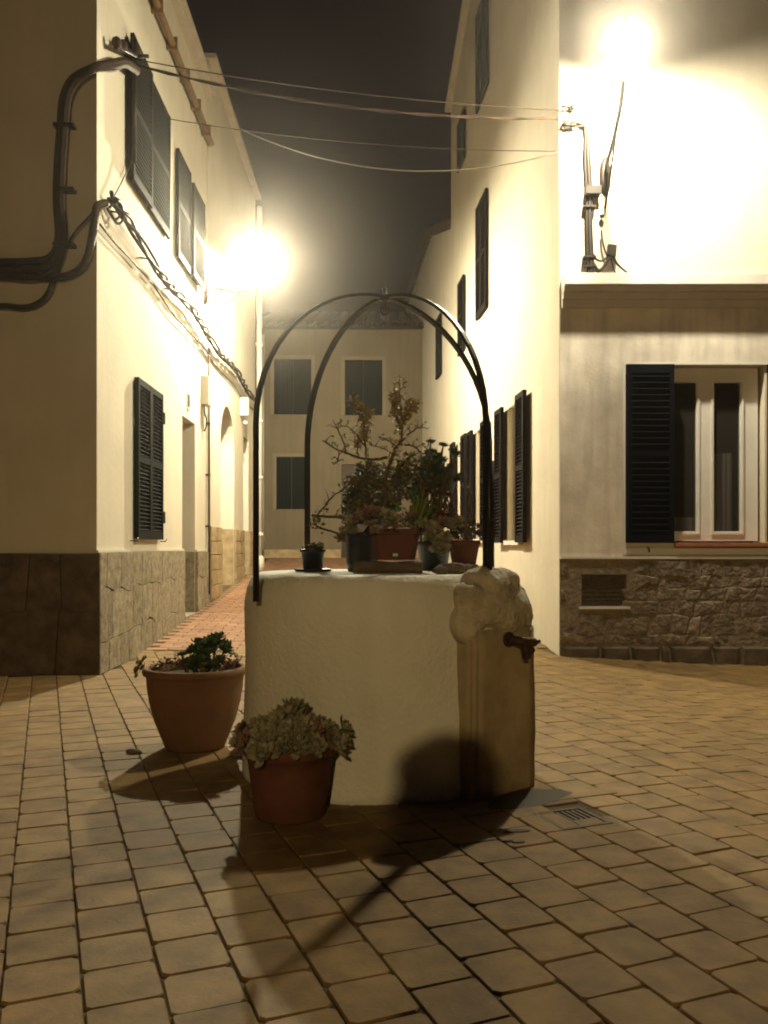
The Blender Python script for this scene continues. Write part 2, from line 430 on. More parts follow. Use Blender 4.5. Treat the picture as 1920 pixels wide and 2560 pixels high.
def body(mb, pts, z0, z1, skip=()):
    """closed prism on the footprint pts, without the sides in skip"""
    n = len(pts)
    for k in range(n):
        if k in skip: continue
        a, b = pts[k], pts[(k+1) % n]
        mb.add([(a[0], a[1], z0), (b[0], b[1], z0), (b[0], b[1], z1), (a[0], a[1], z1)], [(0, 1, 2, 3)])
    mb.add([(p[0], p[1], z1) for p in pts], [tuple(range(n))])

def stone_patch(pl, parent, u0, u1, z0, z1, cu, cz, mt, name='stone', seed=1, joint=0.012, jit=0.28, proud=0.03,
                relief=0.0, holes=(), zfun=None, d0=0.0, stagger=True, bev=0.012):
    """wall stones with recessed joints: each one an object"""
    r_ = random.Random(seed); nz = max(1, round((z1 - z0) / cz)); nu = max(1, round((u1 - u0) / cu))
    # each course has its own cut positions; course lines wobble
    lines = []
    for j in range(nz + 1):
        lines.append(z0 + (z1 - z0) * j / nz + (0 if j in (0, nz) else r_.uniform(-1, 1) * jit * (z1-z0)/nz * 0.5))
    def lz(j, u):
        if j in (0, nz): return lines[j]
        return lines[j] + jit * 0.5 * cz * noise.noise(Vector((u * 2.3 / max(cu, .1) * .4, j * 3.7, seed)))
    for j in range(nz):
        cuts = [u0]; 
        w = (u1 - u0) / nu
        off = (0.5 if (stagger and j % 2) else 0.0)
        k = 1 - off
        while k < nu - 0.3 :
            if k > 0.2: cuts.append(min(max(u0 + w * (k + r_.uniform(-1, 1) * jit * 0.8), cuts[-1] + 0.35 * w), u1 - 0.3 * w))
            k += 1
        cuts.append(u1)
        sl = [0] + [r_.uniform(-1, 1) * jit * 0.35 * w for _ in cuts[1:-1]] + [0]
        for i in range(len(cuts) - 1):
            a, b = cuts[i], cuts[i+1]; g = joint / 2
            ca, cb = (a + b) / 2, (lines[j] + lines[j+1]) / 2
            if any(h[0] < ca < h[1] and h[2] < cb < h[3] for h in holes): continue
            poly = [(a + g - sl[i]*.5, lz(j, a) + g), ((a+b)/2, lz(j, (a+b)/2) + g), (b - g - sl[i+1]*.5, lz(j, b) + g),
                    (b - g + sl[i+1]*.0, (lz(j, b) + lz(j+1, b))/2 ), (b - g + sl[i+1]*.5, lz(j+1, b) - g), ((a+b)/2, lz(j+1, (a+b)/2) - g),
                    (a + g + sl[i]*.5, lz(j+1, a) - g), (a + g, (lz(j, a) + lz(j+1, a))/2)]
            cx = sum(p[0] for p in poly)/8; cy = sum(p[1] for p in poly)/8
            pr = proud + r_.uniform(-1, 1) * relief
            mb = MB(); n = 8
            o_ = [pl.pt(p[0], p[1], d0 - 0.02) for p in poly]
            m1 = [pl.pt(p[0], p[1], d0 + pr - bev) for p in poly]
            sh = lambda p, s: (cx + (p[0]-cx)*s, cy + (p[1]-cy)*s)
            s1 = max(0.5, 1 - bev*2.0/min(b-a, (z1-z0)/nz))
            m2 = [pl.pt(*sh(p, s1), d0 + pr + r_.uniform(-1, 1)*relief*0.3) for p in poly]
            ctr = pl.pt(cx + r_.uniform(-.1, .1)*(b-a), cy, d0 + pr + relief*r_.uniform(-.2, .9))
            fs = [(rr*n+k2, rr*n+(k2+1) % n, (rr+1)*n+(k2+1) % n, (rr+1)*n+k2) for rr in (0, 1) for k2 in range(n)]
            mb.add(o_ + m1 + m2 + [ctr], fs + [(2*n+k2, 2*n+(k2+1) % n, 3*n) for k2 in range(n)])
            mb.build(name, mt, parent)

def shutter(pl, house, u0, u1, z0, z1, mt, d=0.03, rows=30, leaves=1, pitch=None, slat_name='slat', thick=0.04, label=None, name='shutter'):
    """louvred shutter leaf: frame mesh as the part, slats as its children"""
    w = (u1 - u0) / leaves
    for L_ in range(leaves):
        a, b = u0 + L_*w + 0.003, u0 + (L_+1)*w - 0.003
        fr = MB(); st = min(0.055, (b - a) * 0.16)
        pl.box(fr, a, a+st, z0, z1, d, d+thick); pl.box(fr, b-st, b, z0, z1, d, d+thick)
        mid = (z0 + z1)/2
        for q0, q1 in ((z0, z0+0.09), (mid-0.035, mid+0.035), (z1-0.07, z1)):
            pl.box(fr, a+st, b-st, q0, q1, d+0.002, d+thick-0.002)
        pl.box(fr, a+st, b-st, z0+.09, mid-.035, d+0.001, d+0.006)
        pl.box(fr, a+st, b-st, mid+.035, z1-.07, d+0.001, d+0.006)
        s = fr.build(name, mt, house)
        if label and L_ == 0: s['label'] = label
        if rows:
            sm = MB(); ln = (b - a - 2*st) - 0.002; me = None
            for h0, h1 in ((z0+0.09, mid-0.035), (mid+0.035, z1-0.07)):
                n = max(1, rows // 2); ph = (h1-h0)/n
                for k in range(n):
                    zc = h0 + (k+0.5)*ph; c = pl.pt((a+b)/2, zc, d+thick*0.55)
                    if me is None:
                        mb = MB(); R_ = Matrix.Rotation(math.radians(-38), 4, 'X')
                        A = pl.mat(); A.translation = Vector((0, 0, 0))
                        mb.box((-ln/2, -ph*0.02-0.018, -0.0045), (ln/2, ph*0.02+0.018, 0.0045), A @ R_)
                        me = mb.mesh(slat_name, mt, Vector((0, 0, 0)))
                    inst(slat_name, me, s, c)

# ================= left house (front face dim, side face along the street)
LC = (left_wall_x(8.06), 8.06); LE = (left_wall_x(13.5), 13.5)
LH = thing('street_corner_house', 'cream corner house on the left with cables looping over its shaded front', 'house', (LC[0]-2, 10, 0))
PS = Plane(LC, LE, 1)           # street side, normal towards +x
PF = Plane((-9.0, 8.06), LC, 1)  # front, normal towards -y
wallb = MB()
DRU0, DRU1 = 11.72-8.06, 12.58-8.06
holes = [(9.28-8.06+0.02, 10.40-8.06-0.02, 1.32, 3.0, 0.12), (DRU0, DRU1, 0.12, 2.99, 0.38),
         (9.05-8.06, 10.75-8.06, 5.1, 6.52, 0.12), (11.3-8.06, 12.8-8.06, 5.05, 6.36, 0.12)]
grid_wall(PS, wallb, -0.3, 8.2, holes)
grid_wall(PF, wallb, -0.3, 8.2, [])
body(wallb, [(-9, 8.06), LC, LE, (-9, 13.5)], -0.3, 8.2, skip=(0, 1))
w = wallb.build('wall', M['plaster_l'], LH)
# roof edge
rb = MB(); 
PS.box(rb, -0.06, PS.len, 8.2, 8.27, -0.5, 0.10); PS.box(rb, -0.06, PS.len, 8.27, 8.33, -0.5, 0.16)
PF.box(rb, 0, PF.len-0.0, 8.203, 8.27, -0.5, 0.10)
rb.build('eaves', M['soffit'], LH)
gt = MB(); gt.tube([PS.pt(0.2, 7.52, 0.08), PS.pt(PS.len-0.05, 7.50, 0.08)], 0.045, 8)
g_ = gt.build('gutter_pipe', M['gutter'], LH)
for k in range(7):
    mb = MB(); u = 0.5 + k*0.75; PS.box(mb, u-0.015, u+0.015, 7.44, 7.6, 0.0, 0.14); mb.build('pipe_clip', M['gutter'], g_)
# plinths: backing and slabs
pb = MB(); PS.box(pb, 0.0, DRU0, -0.3, 1.12, 0.003, 0.02); PS.box(pb, DRU1, PS.len, -0.3, 1.12, 0.003, 0.02)
PF.box(pb, 2.0, PF.len+0.02, -0.3, 1.12, 0.003, 0.02)
pbo = pb.build('plinth', M['mortar'], LH)
stone_patch(PS, pbo, -0.035, DRU0, 0.0, 1.14, 0.30, 0.38, M['slab_st'], 'slab', 3, joint=0.005, jit=0.5, proud=0.025, relief=0.002, d0=0.02, bev=0.004)
stone_patch(PS, pbo, DRU1, PS.len, 0.2, 1.12, 0.30, 0.31, M['slab_st'], 'slab', 4, joint=0.005, jit=0.5, proud=0.025, relief=0.002, d0=0.02, bev=0.004)
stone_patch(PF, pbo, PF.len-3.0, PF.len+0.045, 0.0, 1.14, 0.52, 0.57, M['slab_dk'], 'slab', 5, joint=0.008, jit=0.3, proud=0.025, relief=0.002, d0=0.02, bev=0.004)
cap = MB(); PS.box(cap, -0.05, DRU0, 1.143, 1.165, 0.001, 0.03); PS.box(cap, DRU1, PS.len, 1.125, 1.15, 0.001, 0.03)
cap.build('plinth_cap', M['plaster_l'], LH)
# jamb plinth inside the doorway and the door itself
jp = MB(); jm = PS.mat(); jp.box((DRU1-0.02, -0.37, 0.1), (DRU1-0.002, -0.005, 1.12), jm); jp.build('jamb_stone', M['slab_st'], LH)
st_ = MB(); PS.box(st_, DRU0+.002, DRU1-.021, 0.10, 0.24, -0.37, 0.05); st_.build('doorstep', M['slab_st'], LH)
dd = MB(); PS.box(dd, DRU0+.01, DRU1-.03, 0.24, 2.97, -0.36, -0.30); do_ = dd.build('door', M['door'], LH)
for zz in (0.45, 1.35, 2.2):
    mb = MB(); PS.box(mb, DRU0+.12, DRU1-.14, zz, zz+0.65, -0.30, -0.285); mb.build('door_panel', M['door'], do_)
# shutters on the street side
shutter(PS, LH, 9.28-8.06, 10.40-8.06, 1.28, 3.03, M['shutter_g'], d=0.015, rows=34, leaves=2, label='closed dark green louvred shutter on ground floor', thick=0.05)
for uu in (9.18-8.06, 10.47-8.06):
    mb = MB(); mb.tube([PS.pt(uu, 1.26, 0.0), PS.pt(uu, 1.26, 0.07), PS.pt(uu+0.03, 1.29, 0.08)], 0.006, 5); mb.build('shutter_hook', M['iron'], LH)
for zz in (1.55, 2.75):
    mb = MB(); PS.box(mb, 10.40-8.06, 10.45-8.06, zz-0.07, zz+0.07, 0.001, 0.075); mb.build('hinge', M['iron'], LH)
shutter(PS, LH, 9.0-8.06, 9.80-8.06, 5.05, 6.58, M['shutter_b'], d=0.05, rows=26, leaves=1, label='upper shutter leaf standing a little open')
shutter(PS, LH, 9.82-8.06, 10.8-8.06, 5.05, 6.58, M['shutter_g'], d=0.02, rows=26, leaves=1)
shutter(PS, LH, 11.26-8.06, 12.05-8.06, 5.0, 6.42, M['shutter_g'], d=0.02, rows=24, leaves=1)
shutter(PS, LH, 12.05-8.06, 12.85-8.06, 5.0, 6.30, M['shutter_g'], d=0.06, rows=24, leaves=1)
# house number tile
nb = MB(); PS.box(nb, 12.0-8.06, 12.16-8.06, 3.12, 3.36, 0.001, 0.014); no = nb.build('number_tile', M['tile_no'], LH)
cu = bpy.data.curves.new('number', 'FONT'); cu.body = '8'; cu.size = 0.26; cu.extrude = 0.003; cu.align_x = 'CENTER'; cu.align_y = 'CENTER'
to = bpy.data.objects.new('number_tmp', cu); C.objects.link(to)
dg = bpy.context.evaluated_depsgraph_get(); me = bpy.data.meshes.new_from_object(to.evaluated_get(dg)); bpy.data.objects.remove(to)
me.materials.clear(); me.materials.append(M['iron'])
R_ = Matrix(((PS.u.x, 0, PS.n.x), (PS.u.y, 0, PS.n.y), (0, 1, 0))).to_4x4()
me.transform(R_)
inst('digit', me, no, PS.pt(12.08-8.06, 3.24, 0.018))

# meter box with short cable
mbx = MB(); PS.box(mbx, 13.0-8.06, 13.28-8.06, 3.35, 3.78, 0.001, 0.12)
mt_ = mbx.build('meter_box', M['pvc'], None); tag(mt_, 'pale meter box on the wall above the doorway, under the cable bundle', 'meter box')
hb = MB(); hb.tube(spline([PS.pt(4.98, 3.35, .05), PS.pt(4.99, 3.22, .05), PS.pt(5.08, 3.16, .06), PS.pt(5.13, 3.05, .05), PS.pt(5.06, 2.96, .03)]), 0.012, 6)
hb.build('cable_tail', M['cable'], mt_)

# ================= second left house with the arched door
L2C = (left_wall_x(13.5)+0.03, 13.503); L2E = (left_wall_x(19.0)+0.03, 19.0)
L2 = thing('arched_door_house', 'tall cream house behind the corner house, with an arched doorway on the street', 'house', (L2C[0]-2, 16, 0))
P2 = Plane(L2C, L2E, 1)
AU0, AU1, ASP, ATOP = 14.55-13.5, 16.0-13.5, 2.95, 3.68
h2 = [(AU0, AU1, 0.3, ASP, 0.4), (17.15-13.5, 17.9-13.5, 0.55, 3.4, 0.35)]
b2 = MB(); grid_wall(P2, b2, -0.2, 8.85, [(AU0, AU1, 0.3, ATOP+0.002, 0.4), h2[1]], back=True)
# arch infill (spandrels) in front of the rectangular hole top
n = 14; cu_ = (AU0+AU1)/2; ra = (AU1-AU0)/2
for k in range(n):
    t0, t1 = PI*k/n, PI*(k+1)/n
    a0 = (cu_ + ra*math.cos(t0), ASP + (ATOP-ASP)*math.sin(t0)); a1 = (cu_ + ra*math.cos(t1), ASP + (ATOP-ASP)*math.sin(t1))
    b2.add([P2.pt(a0[0], a0[1]), P2.pt(a1[0], a1[1]), P2.pt(a1[0], ATOP), P2.pt(a0[0], ATOP)], [(0, 1, 2, 3)])
    b2.add([P2.pt(a0[0], a0[1]), P2.pt(a1[0], a1[1]), P2.pt(a1[0], a1[1], -0.39), P2.pt(a0[0], a0[1], -0.39)], [(0, 1, 2, 3)])
body(b2, [(-8.5, 13.503), L2C, L2E, (-8.5, 19.0)], -0.2, 8.85, skip=(1,))
b2.build('wall', M['plaster_l'], L2)
e2 = MB(); P2.box(e2, -0.05, P2.len, 8.85, 8.92, -0.5, 0.12); e2.build('eaves', M['soffit'], L2)
d2 = MB(); P2.box(d2, AU0+.01, AU1-.01, 0.3, 3.6, -0.385, -0.34); d2.build('door', M['door'], L2)
d2 = MB(); P2.box(d2, 3.66, 4.39, 0.55, 3.38, -0.345, -0.31); d2.build('door', M['door'], L2)
pb = MB()
for a, b in ((0.05, AU0), (AU1, 3.65), (4.4, P2.len)): P2.box(pb, a, b, 0.0, 1.5, 0.003, 0.02)
pbo = pb.build('plinth', M['mortar'], L2)
for a, b in ((0.05, AU0), (AU1, 3.65), (4.4, P2.len)):
    stone_patch(P2, pbo, a, b, 0.35, 1.52, 0.38, 0.23, M['tan_block'], 'block', 11+int(a), joint=0.012, jit=0.15, proud=0.02, relief=0.003, d0=0.02, bev=0.005)
jm = P2.mat()
for a in (AU1, 17.9-13.5):
    jb = MB(); jb.box((a-0.02, -0.33, 0.35), (a-0.002, -0.004, 1.52), jm); jb.build('jamb_stone', M['tan_block'], L2)

# conduit at the joint between the two houses
cb = MB(); cb.tube([PS.pt(13.42-8.06, 4.3, 0.05), PS.pt(13.42-8.06, 0.45, 0.05)], 0.016, 6)
co = cb.build('wall_conduit', M['cable_brown'], None); tag(co, 'thin brown conduit running down the joint between the two left houses', 'conduit')
for z in (2.3, 1.5, 3.1):
    mb = MB(); PS.box(mb, 13.38-8.06, 13.46-8.06, z, z+0.03, 0.0, 0.07); mb.build('clip', M['iron'], co)
# white rain pipe
dpx, dpy = L2E[0]+0.12, 18.75
dp = thing('rain_downpipe', 'thick white rain pipe with collars at the far end of the left houses', 'downpipe', (dpx, dpy, 0.68))
mb = MB(); mb.tube([(dpx, dpy, 8.6), (dpx, dpy, 1.0)], 0.06, 12); mb.build('pipe', M['pvc'], dp)
for z in (7.2, 5.6, 3.93, 2.70, 1.46):
    mb = MB(); mb.lathe([(0.085, z-0.04), (0.09, z), (0.085, z+0.04)], (dpx, dpy, 0), 12); mb.build('collar', M['pvc'], dp)
mb = MB(); mb.lathe([(0.11, 0.66), (0.11, 0.95), (0.065, 1.0)], (dpx, dpy, 0), 12); mb.build('boot', M['pvc'], dp)

# white fixture on the second house
mb = MB(); P2.box(mb, 16.72-13.5, 16.92-13.5, 3.75, 4.1, 0.001, 0.16, 0.02)
fx = mb.build('junction_box', M['pvc'], None); tag(fx, 'small white junction box below the cable bundle near the rain pipe', 'junction box')
mb = MB(); mb.ball(P2.pt(16.82-13.5, 3.62, 0.09), 0.045, 2); mb.build('sensor', M['pvc'], fx)

# ================= end house
EY = 22.0; eg = gz(0, EY)
EH = thing('end_house', 'dim plastered house closing the far end of the street, with a tiled eave', 'house', (-1.5, EY, eg))
PE = Plane((-6.0, EY), (0.985, EY), 1)
def eu(px): return (px-960)/F*EY + 6.0
def ez(py): return CH - (py-HY)/F*EY
wins = [(eu(685), eu(778), ez(1036), ez(897)), (eu(862), eu(956), ez(1038), ez(900)),
        (eu(691), eu(767), ez(1273), ez(1142)), (eu(854), eu(960), eg-0.05, ez(1161))]
eb = MB(); grid_wall(PE, eb, 0.0, 6.75, wins, depth=0.10)
body(eb, [(-6, EY), (0.985, EY), (0.985, EY+5), (-6, EY+5)], 0, 6.75, skip=(0,))
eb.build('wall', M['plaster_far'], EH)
for i, (a, b, c, d) in enumerate(wins):
    if i < 3:
        w_ = (b-a)/2
        for q in (0, 1):
            mb = MB(); PE.box(mb, a+q*w_+.006, a+(q+1)*w_-.006, c+.01, d-.01, -0.06, -0.025)
            s = mb.build('shutter', M['shutter_g'], EH)
            k = 4; pw = (w_-.012)/k
            for j in range(k):
                mb = MB(); PE.box(mb, a+q*w_+.006+j*pw+.004, a+q*w_+.006+(j+1)*pw-.004, c+.06, d-.06, -0.025, -0.015); mb.build('plank', M['shutter_g'], s)
        fm = MB(); g = 0.09
        for (x0, x1, y0, y1) in ((a-g, a, c-.0, d+g), (b, b+g, c-.0, d+g), (a, b, d, d+g)): PE.box(fm, x0, x1, y0, y1, 0.002, 0.012)
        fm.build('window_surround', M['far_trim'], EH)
    else:
        mb = MB(); PE.box(mb, a+.01, b-.01, c, d-.01, -0.08, -0.04); s = mb.build('door', M['door'], EH)
        for j in range(5):
            pw = (b-a-.1)/5
            mb = MB(); PE.box(mb, a+.05+j*pw+.005, a+.05+(j+1)*pw-.005, c+.1, d-.08, -0.04, -0.03); mb.build('plank', M['door'], s)
mb = MB(); 
for a, b in ((0.5, wins[3][0]-.02), (wins[3][1]+.02, PE.len)): PE.box(mb, a, b, 0.5, 1.12, 0.002, 0.03)
mb.build('plinth', M['tan_block'], EH)
# roof of the end house: barrel tiles with a scalloped eave
rf = MB(); rise, run = 1.15, 3.4
rf.add([(-6.2, EY-0.25, 6.78), (1.0, EY-0.25, 6.78), (1.0, EY+run, 6.78+rise), (-6.2, EY+run, 6.78+rise)], [(0, 1, 2, 3)])
rf.add([(-6.2, EY-0.25, 6.78), (1.0, EY-0.25, 6.78), (1.0, EY, 6.751), (-6.2, EY, 6.751)], [(0, 3, 2, 1)])
rfo = rf.build('roof', M['roof_tile'], EH)
tm = MB(); seg = 6; vs = []
for (y_, z_, r_) in ((0, 0, 0.125), (run+.3, rise+.1, 0.11)):
    for k in range(seg+1):
        t = PI*k/seg; vs.append((r_*math.cos(t), y_, z_ + r_*0.75*math.sin(t)))
for (y_, z_, r_) in ((0, -0.025, 0.11), (run+.3, rise+.08, 0.095)):
    for k in range(seg+1):
        t = PI*k/seg; vs.append((r_*math.cos(t), y_, z_ + r_*0.75*math.sin(t)))
q = seg+1
fs = [(k, k+1, q+k+1, q+k) for k in range(seg)] + [(2*q+k, 3*q+k, 3*q+k+1, 2*q+k+1) for k in range(seg)] + [(k, 2*q+k, 2*q+k+1, k+1) for k in range(seg)]
tm.add(vs, fs, True); tme = tm.mesh('roof_tile_row', M['roof_tile'], Vector((0, 0, 0)))
tm2 = MB(); tm2.add([(v[0], v[1], -v[2]*0.9 + (0 if v[1] < 1 else 2*(rise+.1)*.95)) for v in vs[:2*q]], fs[:seg], True)
pitch = 0.285
x = -6.0
while x < 0.98:
    inst('tile_row', tme, rfo, (x, EY-0.36 + random.uniform(-.02, .02), 6.80))
    mb = MB(); c0 = Vector((x+pitch/2, EY-0.33, 6.78)); vv = []
    for (y_, z_) in ((0, 0), (run+.2, rise)):
        for k in range(seg+1):
            t = PI*k/seg; vv.append(c0 + Vector((0.12*math.cos(t), y_, z_ - 0.085*math.sin(t) + 0.01)))
    for (y_, z_) in ((0, 0.02), (run+.2, rise+.02)):
        for k in range(seg+1):
            t = PI*k/seg; vv.append(c0 + Vector((0.105*math.cos(t), y_, z_ - 0.08*math.sin(t) + 0.012)))
    mb.add(vv, fs, True); mb.build('pan_tile_row', M['roof_tile'], rfo)
    x += pitch
# thin pipe at the end house
mb = MB(); xx = (658-960)/F*EY
mb.tube([(xx, EY-0.06, 6.6), (xx, EY-0.06, 1.1)], 0.03, 8)
tag(mb.build('thin_wall_pipe', M['pvc'], None), 'thin pale pipe down the left end of the far house', 'pipe')

# ================= right houses
RX = right_wall_x(9.42)
RH = thing('tall_corner_house', 'tall cream house on the right whose front carries the cornice and the white window', 'house', (4, 12, 0))
PR = Plane((RX, 9.42), (right_wall_x(17.2), 17.2), -1)       # street side, normal -x
PQ = Plane((RX, 9.42), (8.0, 9.42), 1)                        # front, normal -y
def ru(px):   # along the street wall
    t = (px-960)/F; Y = 2.62/(t+0.0744); return math.hypot(right_wall_x(Y)-RX, Y-9.42), Y
def rz(py, Y): return CH - (py-HY)/F*Y
def seg_r(pa, pb, za, zb):
    return (ru(pb)[0], ru(pa)[0], za, zb)
r_up = [seg_r(1197, 1222, 4.93, 6.75), seg_r(1151, 1165, 4.75, 6.07), seg_r(1197, 1225, 8.35, 9.9), seg_r(1150, 1166, 8.2, 9.05)]
r_lo = [(1.75, 2.60, 1.28, 3.12), (4.2, 5.0, 1.32, 3.12), (6.1, 6.9, 1.4, 3.15)]
rb = MB(); grid_wall(PR, rb, -0.3, 9.9, r_up + r_lo, depth=0.14)
# gable piece above 9.9
rb.add([PR.pt(0, 9.9), PR.pt(PR.len, 9.9), PR.pt(5.6, 10.75), PR.pt(0, 12.6)], [(0, 1, 2, 3)])
K = 228.2
def qx(px): return (px-960)/K - RX
def qz(py): return CH - (py-HY)/K
WU0, WU1, WZ0, WZ1 = qx(1562), qx(1912), qz(1357), qz(913)
VU0, VU1, VZ0, VZ1 = qx(1452), qx(1565), qz(1515), qz(1436)
grid_wall(PQ, rb, qz(1395), 12.6, [(WU0, WU1, WZ0, WZ1, 0.3)], u1=PQ.len, back=False)
grid_wall(PQ, rb, -0.6, qz(1395), [(VU0, VU1, VZ0, VZ1, 0.22)], u1=PQ.len)
body(rb, [(RX, 9.42), (8, 9.42), (8, 17.2), (right_wall_x(17.2), 17.2)], -0.6, 9.9, skip=(0, 3))
rw = rb.build('wall', M['plaster'], RH)
# the front above the cornice line is smooth, below it weathered render (a thin coat)
def coat(mb, u0, u1, z0, z1, hole, d0, d1):
    us = sorted({u0, u1, hole[0], hole[1]}); zs = sorted({z0, z1, hole[2], hole[3]})
    for a, b in zip(us[:-1], us[1:]):
        for c, d in zip(zs[:-1], zs[1:]):
            if hole[0] <= (a+b)/2 <= hole[1] and hole[2] <= (c+d)/2 <= hole[3]: continue
            PQ.box(mb, a, b, c, d, d0, d1)
mb = MB(); coat(mb, 0.005, PQ.len-.01, qz(1393), 3.80, (WU0-0.03, WU1+0.12, qz(1393)+0.0, WZ1+0.03), 0.002, 0.022)
mb.build('weathered_render', M['weathered'], RH)
mb = MB(); g = 0.028
PQ.box(mb, WU0-g, WU0-.001, WZ0-.13, WZ1+g, 0.003, 0.03); PQ.box(mb, WU0, WU1+.1, WZ1+.001, WZ1+g, 0.003, 0.03)
PQ.box(mb, WU0, WU1+.1, WZ0-.13, WZ0-.06, 0.003, 0.028)
mb.build('window_surround', M['white_trim'], RH)
# cornice: stepped mouldings
for (z0, z1, d, mt2, nm) in ((4.005, 4.13, 0.22, 'white_trim', 'cornice_fascia'), (3.95, 4.003, 0.17, 'soffit', 'cornice_moulding'), (3.885, 3.948, 0.13, 'soffit', 'cornice_moulding'),
                         (3.80, 3.883, 0.08, 'soffit', 'cornice_moulding')):
    mb = MB(); PQ.box(mb, 0.02, PQ.len-.01, z0, z1, 0.0, d, 0.008); mb.build(nm, M[mt2], RH)
# plinth band edge (white line) and rubble
mb = MB(); PQ.box(mb, 0.01, PQ.len-.01, qz(1397), qz(1391), 0.003, 0.05); mb.build('plinth_cap', M['white_trim'], RH)
mb = MB()
for (a, b, c, d) in ((0.0, VU0, -0.6, qz(1398)), (VU1, PQ.len-.01, -0.6, qz(1398)), (VU0, VU1, -0.6, VZ0), (VU0, VU1, VZ1, qz(1398))):
    PQ.box(mb, a, b, c, d, 0.003, 0.03)
pbo = mb.build('plinth', M['mortar'], RH)
stone_patch(PQ, pbo, 0.0, 3.3, 0.13, 1.055, 0.21, 0.155, M['rubble'], 'stone', 21, joint=0.008, jit=0.85, proud=0.008, relief=0.008, d0=0.03, holes=[(VU0-.10, VU1+.10, VZ0-.07, VZ1+.07)], bev=0.012)
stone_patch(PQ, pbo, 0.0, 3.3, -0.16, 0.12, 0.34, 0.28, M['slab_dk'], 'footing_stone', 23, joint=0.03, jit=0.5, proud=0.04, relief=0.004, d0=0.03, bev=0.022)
# vent opening: ledge pieces and louvre
mb = MB(); PQ.box(mb, VU0-.03, VU1+.03, VZ0-.03, VZ0-.003, -0.05, 0.055); mb.build('vent_ledge', M['white_trim'], RH)
vv = MB(); PQ.box(vv, VU0+.005, VU1-.005, VZ0+.005, VZ1-.005, -0.035, -0.02); vo = vv.build('vent', M['grate'], RH)
for k in range(7):
    z = VZ0 + 0.025 + k*0.046
    mb = MB(); PQ.box(mb, VU0+.01, VU1-.01, z, z+0.012, -0.02, 0.0); mb.build('vent_slat', M['grate'], vo)
# window of the front
fr = MB(); fd0, fd1 = -0.17, -0.11
G1 = (qx(1687), qx(1750)); G2 = (qx(1795), qx(1861)); GZ0, GZ1 = qz(1328), qz(952)
PQ.box(fr, qx(1640), G1[0], WZ0+.02, WZ1-.002, fd0, fd1); PQ.box(fr, G2[1], qx(1905), WZ0+.02, WZ1-.002, fd0, fd1)
PQ.box(fr, G1[0], G2[1], GZ1, WZ1-.002, fd0, fd1); PQ.box(fr, G1[0], G2[1], WZ0+.02, GZ0, fd0, fd1)
PQ.box(fr, G1[1], G2[0], GZ0, GZ1, fd0, fd1)
wf = fr.build('window_frame', M['white_trim'], RH)
for (a, b) in (G1, G2):
    mb = MB(); t_ = 0.018
    for (x0, x1, y0, y1) in ((a-.035, a-.012, GZ0-.035, GZ1+.035), (b+.012, b+.035, GZ0-.035, GZ1+.035), (a-.012, b+.012, GZ1+.012, GZ1+.035), (a-.012, b+.012, GZ0-.035, GZ0-.012)):
        PQ.box(mb, x0, x1, y0, y1, fd1, fd1+.014)
    mb.build('casement_bead', M['white_trim'], wf)
    mb = MB(); PQ.box(mb, a+.001, b-.001, GZ0+.001, GZ1-.001, fd0+.03, fd0+.034); mb.build('pane', M['glass'], wf)
mb = MB(); zc = qz(1128)
n = 16
def cur(u0, u1, z0, z1, dd):
    mb = MB(); vs = []
    for i in range(n+1):
        u = u0 + (u1-u0)*i/n; d_ = dd + 0.012*math.sin(i*1.9)
        vs += [PQ.pt(u, z0, d_), PQ.pt(u, z1, d_), PQ.pt(u, z0, d_-.006), PQ.pt(u, z1, d_-.006)]
    mb.add(vs, [(4*i, 4*i+4, 4*i+5, 4*i+1) for i in range(n)] + [(4*i+2, 4*i+3, 4*i+7, 4*i+6) for i in range(n)], True); return mb
cur(G2[0]-.02, G2[1]-.045, GZ0-.03, zc, -0.215).build('curtain', M['curtain'], RH)
cur(G1[0]-.02, G1[1]+.02, GZ0-.03, GZ0+0.16, -0.215).build('curtain', M['curtain'], RH)
# dark room behind the window
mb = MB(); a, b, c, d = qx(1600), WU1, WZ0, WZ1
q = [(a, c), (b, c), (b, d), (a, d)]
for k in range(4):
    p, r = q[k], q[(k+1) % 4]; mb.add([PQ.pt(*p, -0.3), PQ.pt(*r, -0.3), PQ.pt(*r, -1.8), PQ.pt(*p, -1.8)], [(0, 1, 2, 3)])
mb.add([PQ.pt(*p, -1.8) for p in q], [(0, 1, 2, 3)]); mb.build('room', M['room'], RH)
